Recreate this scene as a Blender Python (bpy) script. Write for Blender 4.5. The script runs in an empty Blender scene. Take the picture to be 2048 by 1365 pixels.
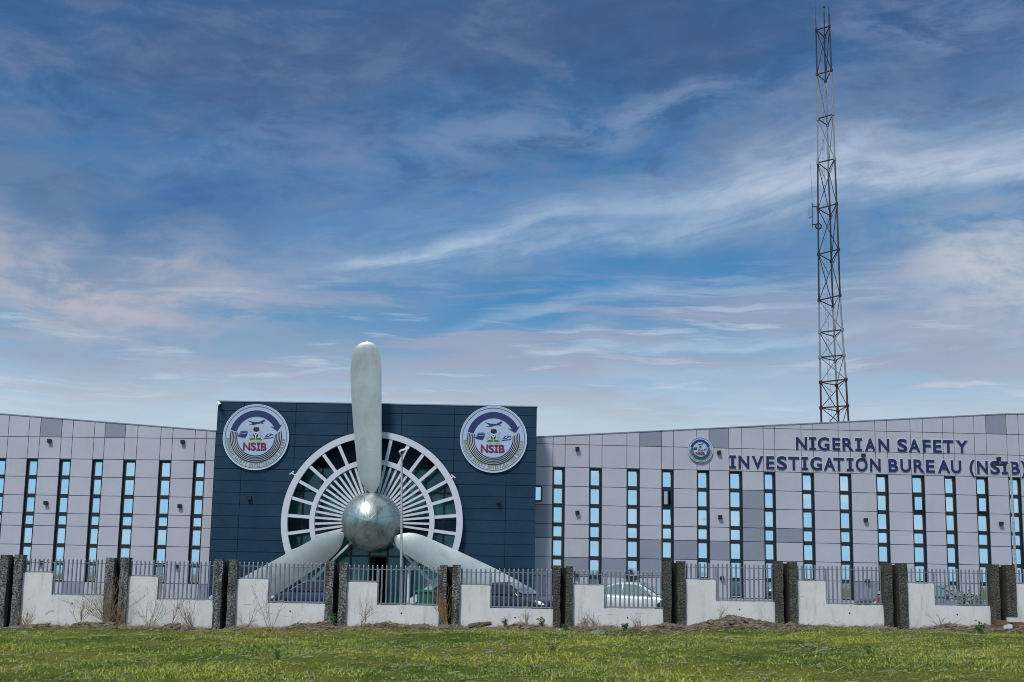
import bpy, bmesh, math, random
import numpy as np
from mathutils import Vector, Matrix
R_ = math.radians
random.seed(7); rng = np.random.default_rng(11)
scene = bpy.context.scene
COL = scene.collection

# ------------------------------------------------------------------ camera
FPX, CX, CY = 2728.0, 1024.0, 682.5
EYE = 1.75
PITCH = math.atan(468.0/FPX); ROLL = 0.0175
F_ = Vector((0, math.cos(PITCH), math.sin(PITCH)))
R0 = Vector((1, 0, 0)); U0 = R0.cross(F_)
RR = (math.cos(ROLL)*R0 + math.sin(ROLL)*U0).normalized()
UU = RR.cross(F_).normalized()
cam_d = bpy.data.cameras.new('camera'); cam = bpy.data.objects.new('camera', cam_d); COL.objects.link(cam)
cam_d.sensor_width = 36; cam_d.lens = FPX/2048*36; cam_d.clip_end = 6000; cam_d.clip_start = 0.1
M = Matrix((RR, UU, -F_)).transposed().to_4x4(); M.translation = (0, 0, EYE)
cam.matrix_world = M
scene.camera = cam
scene.cycles.filter_width = 1.0
scene.render.resolution_x = 1024; scene.render.resolution_y = 682

def ray(px, py):
    return (F_ + RR*((px-CX)/FPX) + UU*((CY-py)/FPX))
def at(px, py, Y):
    d = ray(px, py); k = Y/d.y
    return Vector((d.x*k, Y, EYE+d.z*k))
def azel(px, py):
    d = ray(px, py).normalized()
    return math.atan2(d.x, d.y), math.asin(d.z)

# ------------------------------------------------------------------ light
SUN_EL, SUN_AZ = R_(52), R_(205)           # azimuth clockwise from +Y: behind the camera, a little to the left
world = bpy.data.worlds.new('World'); scene.world = world; world.use_nodes = True
sd = bpy.data.lights.new('sun', 'SUN'); sd.energy = 2.8; sd.angle = R_(10); sd.color = (1, .95, .88)
sun = bpy.data.objects.new('sun', sd); COL.objects.link(sun)
dv = Vector((math.sin(SUN_AZ)*math.cos(SUN_EL), math.cos(SUN_AZ)*math.cos(SUN_EL), math.sin(SUN_EL)))
sun.rotation_euler = dv.to_track_quat('Z', 'Y').to_euler(); sun.location = dv*200
scene.view_settings.view_transform = 'Standard'; scene.view_settings.look = 'None'
scene.view_settings.exposure = 0.0; scene.view_settings.gamma = 1

class NT:
    """tiny helper for node trees"""
    def __init__(s, tree): s.t = tree; s.n = tree.nodes; s.l = tree.links
    def new(s, typ, **kw):
        n = s.n.new(typ)
        for k, v in kw.items(): setattr(n, k, v)
        return n
    def put(s, sock, v):
        if isinstance(v, bpy.types.NodeSocket): s.l.new(v, sock)
        else:
            if hasattr(sock.default_value, '__len__') and isinstance(v, (tuple, list)) and len(v) == 3 and len(sock.default_value) == 4: v = (*v, 1)
            sock.default_value = v
    def m(s, op, a, b=None, c=None, clamp=False):
        n = s.new('ShaderNodeMath', operation=op, use_clamp=clamp); s.put(n.inputs[0], a)
        if b is not None: s.put(n.inputs[1], b)
        if c is not None: s.put(n.inputs[2], c)
        return n.outputs[0]
    def mix(s, f, a, b, mode='MIX'):
        n = s.new('ShaderNodeMix', data_type='RGBA', blend_type=mode)
        s.put(n.inputs[0], f); s.put(n.inputs[6], a); s.put(n.inputs[7], b); return n.outputs[2]
    def ramp(s, f, a, b, lo=0., hi=1., smooth=True):
        n = s.new('ShaderNodeMapRange'); n.interpolation_type = 'SMOOTHSTEP' if smooth else 'LINEAR'
        s.put(n.inputs[0], f); n.inputs[1].default_value = a; n.inputs[2].default_value = b
        n.inputs[3].default_value = lo; n.inputs[4].default_value = hi; return n.outputs[0]
    def noise(s, v, scale, detail=4, rough=.5, dist=0):
        n = s.new('ShaderNodeTexNoise'); 
        if v is not None: s.put(n.inputs['Vector'], v)
        n.inputs['Scale'].default_value = scale; n.inputs['Detail'].default_value = detail
        n.inputs['Roughness'].default_value = rough; n.inputs['Distortion'].default_value = dist
        return n.outputs[0]
    def comb(s, x, y, z):
        n = s.new('ShaderNodeCombineXYZ'); s.put(n.inputs[0], x); s.put(n.inputs[1], y); s.put(n.inputs[2], z); return n.outputs[0]

# ------------------------------------------------------------------ sky
w = NT(world.node_tree); w.n.clear()
out = w.new('ShaderNodeOutputWorld'); bg = w.new('ShaderNodeBackground'); w.l.new(bg.outputs[0], out.inputs[0])
sky = w.new('ShaderNodeTexSky', sky_type='NISHITA'); sky.sun_disc = False
sky.sun_elevation = SUN_EL; sky.sun_rotation = SUN_AZ; sky.air_density = 1.2; sky.dust_density = 0.6; sky.ozone_density = 1.5
SKYS = 0.1
bg.inputs[1].default_value = SKYS
tc = w.new('ShaderNodeTexCoord'); D = tc.outputs['Generated']
sp = w.new('ShaderNodeSeparateXYZ'); w.l.new(D, sp.inputs[0]); X, Y, Z = sp.outputs
az = w.m('ARCTAN2', X, Y); el = w.m('ARCSINE', Z)
def c10(r, g, b):                           # display colour 0-255 -> what the background must hold at strength SKYS
    f = lambda v: (v/255/12.92 if v/255 < .04045 else ((v/255+.055)/1.055)**2.4)/SKYS
    return (f(r), f(g), f(b))
# base: the physical sky, pulled deeper and bluer away from the horizon as the cloud veil thickens upward
up = w.ramp(el, R_(5), R_(22))
base = w.mix(w.ramp(el, R_(4), R_(30)), sky.outputs[0], (.42, .60, .82), 'MULTIPLY')
blue = w.mix(w.ramp(el, R_(6), R_(13)), c10(150, 190, 222), c10(64, 130, 184))
blue = w.mix(w.ramp(el, R_(12), R_(24)), blue, c10(54, 96, 146))
base = w.mix(.9, base, blue)
wn = w.noise(D, 6, 3, .5)
wn2 = w.noise(D, 22, 3, .55)
warp = w.m('ADD', w.m('MULTIPLY', w.m('SUBTRACT', wn, .5), .09), w.m('MULTIPLY', w.m('SUBTRACT', wn2, .5), .02))
elw = w.m('ADD', el, warp)
# veil of grey-blue cloud everywhere, stretched along a gentle rise to the right
th = R_(11)
s_ = w.m('ADD', w.m('MULTIPLY', X, math.cos(th)), w.m('MULTIPLY', Z, math.sin(th)))
t_ = w.m('ADD', w.m('MULTIPLY', X, -math.sin(th)), w.m('MULTIPLY', Z, math.cos(th)))
vs = w.comb(w.m('MULTIPLY', s_, 1.0), w.m('MULTIPLY', Y, 1.0), w.m('ADD', w.m('MULTIPLY', t_, 3.6), warp))
n1 = w.noise(vs, 4.2, 9, .56, .4)
n2 = w.noise(vs, 11, 9, .62, .5)
vs3 = w.comb(s_, Y, w.m('ADD', w.m('MULTIPLY', t_, 8.0), w.m('MULTIPLY', warp, 2.0)))
n3 = w.noise(vs3, 14, 9, .62, .6)
# big soft veil
veil = w.m('MULTIPLY', w.ramp(n1, .42, .66), w.ramp(el, R_(6), R_(20), .35, .85))
col = w.mix(w.m('MULTIPLY', veil, .75), base, w.mix(up, c10(160, 176, 198), c10(78, 106, 148)))
fil = w.m('MULTIPLY', w.ramp(n2, .50, .74), .35)
col = w.mix(fil, col, w.mix(up, c10(185, 195, 212), c10(126, 146, 184)))
def blob(px, py, rx, ry, rot=0):
    a0, e0 = azel(px, py); k = 1/FPX; c, s = math.cos(rot), math.sin(rot)
    da = w.m('SUBTRACT', az, a0); de = w.m('SUBTRACT', elw, e0)
    p = w.m('ADD', w.m('MULTIPLY', da, c/(rx*k)), w.m('MULTIPLY', de, s/(rx*k)))
    q = w.m('ADD', w.m('MULTIPLY', da, -s/(ry*k)), w.m('MULTIPLY', de, c/(ry*k)))
    r2 = w.m('ADD', w.m('MULTIPLY', p, p), w.m('MULTIPLY', q, q))
    return w.m('EXPONENT', w.m('MULTIPLY', r2, -1.0))
def streak(x0, y0, x1, y1, w0, w1, bend=0):
    """a wisp from one bearing to another, crisp below and feathered above"""
    a0, e0 = azel(x0, y0); a1, e1 = azel(x1, y1)
    p = w.m('DIVIDE', w.m('SUBTRACT', az, a0), a1-a0)
    pc = w.m('MULTIPLY', p, 1.0, clamp=True)
    line = w.m('ADD', w.m('MULTIPLY', p, e1-e0), e0)
    if bend: line = w.m('ADD', line, w.m('MULTIPLY', w.m('MULTIPLY', pc, w.m('SUBTRACT', 1, pc)), bend*4/FPX))
    wd = w.m('ADD', w.m('MULTIPLY', pc, (w1-w0)/FPX), w0/FPX)
    d = w.m('DIVIDE', w.m('SUBTRACT', w.m('ADD', el, w.m('MULTIPLY', warp, .42)), line), wd)
    dd = w.m('MULTIPLY', d, w.ramp(d, -.2, .2, 2.6, 1.0))
    g = w.m('EXPONENT', w.m('MULTIPLY', w.m('MULTIPLY', dd, dd), -1.0))
    env = w.m('MULTIPLY', w.ramp(p, -.15, .25), w.ramp(p, .9, 1.25, 1, 0))
    return w.m('MULTIPLY', g, env)
n8 = w.noise(w.comb(s_, Y, w.m('ADD', w.m('MULTIPLY', t_, 2.2), warp)), 30, 8, .65, .4)
wisp = w.m('MULTIPLY', w.ramp(n3, .34, .66, .45, 1.0), w.ramp(n8, .36, .62, .6, 1.0))
def lay(mask, colr, amt, tex=None):
    global col
    f = w.m('MULTIPLY', mask, amt, clamp=True)
    if tex is not None: f = w.m('MULTIPLY', f, tex, clamp=True)
    col = w.mix(f, col, colr)
soft = w.ramp(n2, .36, .62, .45, 1.0)
# masses of cloud
lay(blob(820, 90, 700, 130, .1), c10(70, 96, 136), .7, soft)
lay(blob(1500, 50, 460, 80, .1), c10(66, 96, 138), .65, soft)
lay(blob(80, 60, 300, 120, -.1), c10(76, 104, 148), .5, soft)
lay(blob(60, 350, 260, 90, -.25), c10(104, 128, 164), .8, soft)
lay(blob(230, 570, 360, 100, -.05), c10(154, 168, 186), .9, soft)
lay(blob(60, 480, 260, 60, -.15), c10(128, 146, 174), .7, soft)
lay(blob(200, 700, 620, 55, 0), c10(136, 156, 182), .8, soft)
lay(blob(820, 755, 420, 45, 0), c10(148, 168, 192), .75, soft)
lay(blob(430, 400, 270, 60, .1), c10(52, 104, 158), .75)
lay(blob(1150, 600, 400, 60, .12), c10(62, 134, 190), .75)
lay(blob(640, 640, 300, 45, .1), c10(86, 142, 188), .45)
lay(blob(1990, 560, 190, 110, .2), c10(168, 182, 198), .9, soft)
lay(blob(1860, 180, 320, 60, .1), c10(120, 146, 186), .5, soft)
lay(blob(1900, 740, 520, 60, .02), c10(162, 178, 198), .8, soft)
lay(blob(640, 330, 320, 150, .6), c10(96, 130, 178), .45, soft)
lay(blob(1780, 330, 420, 70, .12), c10(176, 192, 214), .85, soft)
# low stripes of grey cloud over the pale band
vs5 = w.comb(w.m('MULTIPLY', X, 1.0), Y, w.m('ADD', w.m('MULTIPLY', Z, 11.0), w.m('MULTIPLY', warp, 2.2)))
n5 = w.noise(vs5, 5.5, 9, .6, .4); n6 = w.noise(vs5, 9, 8, .6, .3)
lowm = w.m('MULTIPLY', w.ramp(el, R_(4.5), R_(7)), w.ramp(el, R_(9.5), R_(14), 1, 0))
lay(w.m('MULTIPLY', lowm, w.ramp(n5, .46, .60)), c10(156, 166, 190), .85)
lay(w.m('MULTIPLY', lowm, w.ramp(n6, .54, .68)), c10(196, 210, 226), .6)
# broken texture in the two big masses
n7 = w.noise(w.comb(X, Y, w.m('ADD', w.m('MULTIPLY', Z, 2.6), warp)), 16, 9, .62, .3)
tex7 = w.ramp(n7, .38, .62)
topm = w.m('MULTIPLY', w.ramp(el, R_(11), R_(17)), w.ramp(n7, .47, .66))
lay(topm, c10(112, 130, 164), .38)
lay(w.m('MULTIPLY', w.ramp(el, R_(12), R_(18)), w.ramp(n7, .50, .34)), c10(58, 86, 128), .35)
lay(blob(200, 560, 330, 95, -.05), c10(180, 182, 196), .9, tex7)
lay(blob(2010, 560, 170, 120, .2), c10(196, 200, 208), .95, tex7)
lay(blob(1250, 250, 330, 45, .1), c10(136, 160, 196), .5, tex7)
lay(blob(880, 300, 260, 70, .3), c10(116, 146, 188), .45, tex7)
lay(blob(40, 130, 150, 60, .1), c10(112, 132, 168), .5, tex7)
lay(blob(1860, 20, 170, 40, 0), c10(120, 144, 184), .7, tex7)
lay(blob(430, 290, 170, 22, .25), c10(112, 146, 188), .5, tex7)
# streaks
lay(streak(600, 555, 2300, 250, 40, 110, -10), c10(170, 190, 214), .62, wisp)
lay(streak(640, 545, 1080, 448, 14, 30, -14), c10(184, 202, 222), .75, wisp)
lay(streak(1000, 462, 1560, 388, 24, 34, 10), c10(186, 203, 222), .75, wisp)
lay(streak(1440, 395, 2300, 290, 30, 60), c10(192, 205, 222), .7, wisp)
lay(streak(480, 480, 1300, 430, 80, 50), c10(118, 154, 196), .6, wisp)
lay(streak(880, 668, 1330, 580, 14, 24), c10(160, 188, 214), .6, wisp)
lay(streak(1080, 716, 1680, 678, 12, 24), c10(176, 198, 220), .8, wisp)
lay(streak(1180, 760, 1600, 752, 22, 22), c10(172, 196, 216), .6, wisp)
lay(streak(1500, 612, 2100, 600, 28, 50), c10(136, 162, 198), .55, wisp)
# brightening towards the horizon
hz = w.ramp(el, R_(5.2), R_(9.5), 1, 0)
hzn = w.m('MULTIPLY', hz, w.ramp(n2, .3, .7, .75, 1.0))
col = w.mix(w.m('MULTIPLY', hzn, .8), col, c10(196, 210, 222))
# the half of the sky behind the camera: brighter broken cloud
back = w.ramp(Y, .25, -.35)
bcol = w.mix(w.ramp(n2, .4, .62), c10(126, 178, 218), c10(205, 220, 232))
bcol = w.mix(w.ramp(el, R_(8), R_(50)), w.mix(w.ramp(n2, .45, .7), c10(150, 196, 226), c10(186, 212, 232)), w.mix(.55, bcol, sky.outputs[0]))
col = w.mix(back, col, bcol)
high = w.ramp(el, R_(26), R_(50))
col = w.mix(high, col, w.mix(.5, bcol, c10(200, 210, 222)))
col = w.mix(w.ramp(el, R_(-1), R_(-4)), col, c10(70, 78, 60))
w.l.new(col, bg.inputs[0])

# ------------------------------------------------------------------ materials
def mat(name, base, rough=.6, metal=0., var=0., vscale=3., bump=0., bscale=30., stain=None, spec=.5, stretch=None, coat=0.):
    m = bpy.data.materials.new(name); m.use_nodes = True
    t = NT(m.node_tree); b = t.n['Principled BSDF']
    b.inputs['Roughness'].default_value = rough; b.inputs['Metallic'].default_value = metal
    b.inputs['Specular IOR Level'].default_value = spec
    b.inputs['Coat Weight'].default_value = coat
    co = t.new('ShaderNodeTexCoord').outputs['Object']
    if stretch:
        mp = t.new('ShaderNodeMapping'); mp.inputs['Scale'].default_value = stretch; t.l.new(co, mp.inputs[0]); co2 = mp.outputs[0]
    else: co2 = co
    c = (*base, 1)
    if var:
        n = t.noise(co2, vscale, 5, .6)
        lo = tuple(v*(1-var) for v in base); hi = tuple(min(1, v*(1+var)) for v in base)
        c = t.mix(t.ramp(n, .3, .7, smooth=False), lo, hi)
        n2_ = t.noise(co, vscale*9, 3, .6)
        c = t.mix(t.ramp(n2_, .35, .65, 0, .35, False), c, tuple(v*(1-var*1.2) for v in base))
        rr = t.ramp(n, .3, .7, max(0, rough-.08), min(1, rough+.1), False); t.l.new(rr, b.inputs['Roughness'])
    if stain:
        colr, sc, lo_, hi_, amt, st = stain
        mp = t.new('ShaderNodeMapping'); mp.inputs['Scale'].default_value = st; t.l.new(co, mp.inputs[0])
        n = t.noise(mp.outputs[0], sc, 6, .65)
        c = t.mix(t.m('MULTIPLY', t.ramp(n, lo_, hi_), amt), c, colr)
    t.put(b.inputs['Base Color'], c)
    if bump:
        bn = t.new('ShaderNodeBump'); bn.inputs['Strength'].default_value = bump; bn.inputs['Distance'].default_value = .02
        t.l.new(t.noise(co, bscale, 5, .6), bn.inputs['Height']); t.l.new(bn.outputs[0], b.inputs['Normal'])
    return m
MT = {}
MT['light'] = mat('light_panel', (.42, .425, .495), .5, var=.05, vscale=.4, stain=((.33, .32, .34), .8, .5, .8, .35, (1.5, 1.5, .25)))
MT['mid'] = mat('mid_panel', (.23, .25, .315), .45, var=.06, vscale=.5, stain=((.20, .21, .24), .8, .5, .8, .35, (1.5, 1.5, .25)))
MT['joint'] = mat('joint', (.06, .065, .075), .8)
MT['navy'] = mat('navy_panel', (.011, .039, .078), .45, var=.16, vscale=.5, spec=.25, stain=((.018, .05, .09), .6, .5, .8, .4, (1, 1, .3)))
MT['navyjoint'] = mat('navy_joint', (.004, .006, .010), .7)
MT['frame'] = mat('window_frame', (.012, .022, .034), .4)
MT['pane'] = mat('pane_glass', (.90, .96, 1.0), .04, metal=1., bump=.10, bscale=.9)
MT['teal'] = mat('dark_glass', (.03, .17, .17), .12, spec=.8, var=.25, vscale=.35)
MT['mullion'] = mat('mullion', (.015, .025, .038), .35)
MT['inside'] = mat('interior', (.012, .012, .014), .9)
MT['steel'] = mat('brushed_steel', (.44, .475, .485), .46, metal=.6, var=.10, vscale=.5, stain=((.24, .26, .25), 1.1, .48, .72, .4, (1.4, 1.4, .35)))
MT['hub'] = mat('hub_steel', (.44, .50, .50), .40, metal=.9, var=.3, vscale=.8, bump=.25, bscale=1.6, stain=((.14, .15, .12), 1.6, .48, .68, .75, (1.6, 1., .6)))
MT['ringwhite'] = mat('painted_ring', (.56, .58, .66), .45, var=.05)
MT['signwhite'] = mat('sign_white', (.37, .46, .64), .45, var=.03, vscale=1)
MT['signnavy'] = mat('sign_navy', (.020, .027, .12), .4)
MT['signblack'] = mat('sign_black', (.012, .014, .03), .4)
MT['signred'] = mat('sign_red', (.22, .008, .028), .4)
MT['signolive'] = mat('sign_olive', (.20, .25, .05), .5)
MT['signgreen'] = mat('sign_green', (.012, .17, .07), .5)
MT['signyellow'] = mat('sign_yellow', (.52, .46, .07), .5)
MT['signgrey'] = mat('sign_grey', (.30, .37, .46), .5)
MT['signpale'] = mat('sign_pale', (.66, .70, .78), .5)
MT['letter'] = mat('letter_navy', (.012, .017, .085), .35)
MT['letteredge'] = mat('letter_edge', (.55, .58, .66), .4)
MT['black'] = mat('black_plastic', (.01, .01, .012), .5)
MT['wallpaint'] = mat('render_wall', (.62, .62, .62), .85, var=.09, vscale=1.3, bump=.2, bscale=14, stain=((.25, .24, .20), 1.6, .50, .80, .6, (2.6, 2.6, .5)))
def splash():
    t = NT(MT['wallpaint'].node_tree); b = t.n['Principled BSDF']; old = b.inputs['Base Color'].links[0].from_socket
    g = t.new('ShaderNodeNewGeometry'); sp_ = t.new('ShaderNodeSeparateXYZ'); t.l.new(g.outputs['Position'], sp_.inputs[0])
    hh = t.m('SUBTRACT', sp_.outputs[2], t.m('MULTIPLY', sp_.outputs[0], .0168))
    n = t.noise(g.outputs['Position'], 2.2, 6, .7); n2_ = t.noise(g.outputs['Position'], 16, 4, .7)
    k = t.m('ADD', hh, t.m('ADD', t.m('MULTIPLY', n, -.75), t.m('MULTIPLY', n2_, -.22)))
    c = t.mix(t.ramp(k, -.34, -.52, 0, .75), old, (.24, .15, .08))       # mud thrown up by rain, in tongues
    sc_ = t.new('ShaderNodeTexVoronoi', feature='DISTANCE_TO_EDGE'); sc_.inputs['Scale'].default_value = .55; t.l.new(t.comb(t.m('ADD', sp_.outputs[0], t.m('MULTIPLY', n, .8)), 0, sp_.outputs[2]), sc_.inputs['Vector'])
    c = t.mix(t.m('MULTIPLY', t.ramp(sc_.outputs[0], .006, .002), t.ramp(n, .5, .6, 0, .6)), c, (.16, .15, .13))   # hairline cracks
    t.l.new(c, b.inputs['Base Color'])
splash()
MT['capwhite'] = mat('wall_coping', (.66, .68, .70), .7, var=.06)
MT['galv'] = mat('galvanised', (.21, .235, .28), .4, metal=.25, var=.12, vscale=4)
MT['galvpole'] = mat('galvanised_pole', (.42, .45, .48), .5, metal=.3, var=.35, vscale=5, stretch=(3, 3, 2))
MT['mastdark'] = mat('mast_red_backlit', (.030, .015, .015), .6, var=.3, vscale=3)  # red paint bands, the backlit shade put into the colour
MT['mastgrey'] = mat('mast_white_backlit', (.22, .25, .30), .6, var=.2, vscale=3)  # white paint bands, greyed in the colour as if backlit
MT['rust'] = mat('mast_red', (.055, .012, .012), .6, var=.3, vscale=3)  # lowest red paint band, not corrosion; colour darkened as if backlit
MT['green'] = mat('green_plastic', (.008, .17, .09), .45, var=.1)
MT['tyre'] = mat('tyre', (.012, .012, .012), .85)
MT['rim'] = mat('rim', (.35, .36, .38), .3, metal=.8)
MT['carglass'] = mat('car_glass', (.14, .28, .25), .05, metal=.4, spec=.9, coat=.6)
MT['windscreen'] = mat('windscreen_glass', (.42, .50, .50), .06, metal=.75)
MT['tintglass'] = mat('tinted_glass', (.010, .016, .024), .06, spec=.6)
MT['lamp'] = mat('headlamp', (.6, .62, .64), .1, metal=.4)
MT['orange'] = mat('indicator', (.5, .12, .02), .3)
MT['redlamp'] = mat('tail_lamp', (.35, .01, .01), .3)
MT['silver'] = mat('silver_paint', (.70, .71, .72), .25, metal=.35, coat=.6)
MT['darkpaint'] = mat('dark_paint', (.012, .018, .034), .25, coat=.35)
MT['bluepaint'] = mat('blue_paint', (.010, .022, .065), .25, coat=.35)
MT['greypaint'] = mat('grey_paint', (.16, .19, .24), .25, metal=.3, coat=.7)
MT['redpaint'] = mat('black_paint', (.02, .02, .022), .3, coat=.7)
MT['twig'] = mat('dry_twig', (.27, .21, .15), .9, var=.3, vscale=6)
MT['drygrass'] = mat('dry_grass', (.30, .17, .06), .9, var=.35, vscale=5)
MT['leaf'] = mat('leaf', (.06, .12, .025), .6, var=.4, vscale=4)
MT['stone'] = mat('stone', (.17, .20, .10), .9, var=.6, vscale=2.5, bump=.3, bscale=12)
MT['rubble'] = mat('rubble', (.14, .115, .08), .95, var=.55, vscale=2.5, bump=.4, bscale=12)
MT['brick'] = mat('brick', (.17, .095, .065), .9, var=.4, vscale=5)
MT['bark'] = mat('bark', (.09, .06, .04), .9, var=.3)
MT['wood'] = mat('old_plank', (.10, .07, .05), .9, var=.4)
MT['roofing'] = mat('roofing', (.25, .26, .28), .8, var=.1)

def pebble_mat(old=0.):
    m = bpy.data.materials.new('aggregate_concrete'); m.use_nodes = True
    t = NT(m.node_tree); b = t.n['Principled BSDF']; b.inputs['Roughness'].default_value = .9
    co = t.new('ShaderNodeTexCoord').outputs['Object']
    geo = t.new('ShaderNodeObjectInfo')
    v = t.new('ShaderNodeTexVoronoi'); v.inputs['Scale'].default_value = 24; t.l.new(co, v.inputs['Vector'])
    n = t.noise(co, 1.6, 6, .65); n5 = t.noise(co, 18, 4, .7)
    c = t.mix(t.ramp(n5, .40, .60, smooth=False), (.016, .016, .016), (.30, .30, .295))
    mp = t.new('ShaderNodeMapping'); mp.inputs['Scale'].default_value = (3, 3, .6); t.l.new(co, mp.inputs[0])
    damp = t.noise(mp.outputs[0], 2.2, 5, .6)
    amt = t.m('MULTIPLY', t.ramp(damp, .42, .62), .75)
    c = t.mix(amt, c, (.022, .020, .015))
    # older pillars are darker with a film of algae (random per pillar)
    c = t.mix(t.ramp(damp, .3, .7, .85*old, .45*old), c, (.030, .026, .016))
    t.l.new(c, b.inputs['Base Color'])
    bn = t.new('ShaderNodeBump'); bn.inputs['Strength'].default_value = .9; bn.inputs['Distance'].default_value = .03
    t.l.new(v.outputs['Distance'], bn.inputs['Height']); t.l.new(bn.outputs[0], b.inputs['Normal'])
    return m
MT['pebble'] = pebble_mat(.1); MT['oldpebble'] = pebble_mat(.95)
MT['drystalk'] = mat('dry_stalk', (.34, .29, .19), .9, var=.5, vscale=1.5)
MT['slot'] = mat('slot_shade', (.008, .008, .008), .95)  # near-black, holds the shade of narrow gaps in its colour

def ground_mat(name, grass=False):
    m = bpy.data.materials.new(name); m.use_nodes = True
    t = NT(m.node_tree); b = t.n['Principled BSDF']; b.inputs['Roughness'].default_value = .95
    b.inputs['Specular IOR Level'].default_value = .1
    geo = t.new('ShaderNodeNewGeometry'); P = geo.outputs['Position']
    s = t.new('ShaderNodeSeparateXYZ'); t.l.new(P, s.inputs[0])
    flat = t.comb(s.outputs[0], s.outputs[1], 0)
    big = t.noise(flat, .22, 5, .6); mid = t.noise(flat, 1.1, 5, .6, .5); fine = t.noise(flat, 7, 5, .7); gr = t.noise(flat, 26, 4, .7)
    a = t.mix(t.ramp(big, .36, .62), (.095, .190, .016), (.38, .38, .036))
    a = t.mix(t.m('MULTIPLY', t.ramp(mid, .48, .68), .75), a, (.38, .31, .075))
    a = t.mix(t.m('MULTIPLY', t.ramp(mid, .46, .28), .75), a, (.030, .075, .012))
    if grass:
        a = t.mix(t.ramp(fine, .35, .65, 0, .6), a, (.40, .49, .10))
        a = t.mix(t.ramp(gr, .52, .60, 0, .7), a, (.52, .54, .25))
        a = t.mix(t.ramp(gr, .49, .42, 0, .85), a, (.026, .050, .012))
    else:
        a = t.mix(t.ramp(fine, .45, .7, 0, .8), a, (.10, .075, .035))
        a = t.mix(t.ramp(gr, .36, .58, 0, .75), a, (.014, .018, .006))
    if not grass: a = t.mix(.4, a, (.026, .038, .008))
    wob = t.m('ADD', s.outputs[1], t.m('MULTIPLY', t.m('SUBTRACT', mid, .5), 3.5))
    band = t.ramp(wob, 42.3, 45.0)
    dirt = t.mix(t.ramp(fine, .35, .65), (.025, .020, .012), (.12, .09, .05))
    dirt = t.mix(t.m('MULTIPLY', t.ramp(big, .52, .6), .6), dirt, (.15, .065, .022))
    a = t.mix(t.m('MULTIPLY', band, .65 if grass else .95), a, dirt if not grass else t.mix(t.ramp(fine, .35, .65), (.07, .06, .02), (.26, .20, .08)))
    inside = t.ramp(s.outputs[1], 47.4, 48.2)
    a = t.mix(inside, a, t.mix(fine, (.13, .13, .13), (.17, .165, .16)))
    t.l.new(a, b.inputs['Base Color'])
    if not grass:
        bn = t.new('ShaderNodeBump'); bn.inputs['Strength'].default_value = .8; bn.inputs['Distance'].default_value = .05
        t.l.new(fine, bn.inputs['Height']); t.l.new(bn.outputs[0], b.inputs['Normal'])
    return m
MT['ground'] = ground_mat('ground'); MT['grass'] = ground_mat('grass_blades', True)

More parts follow.
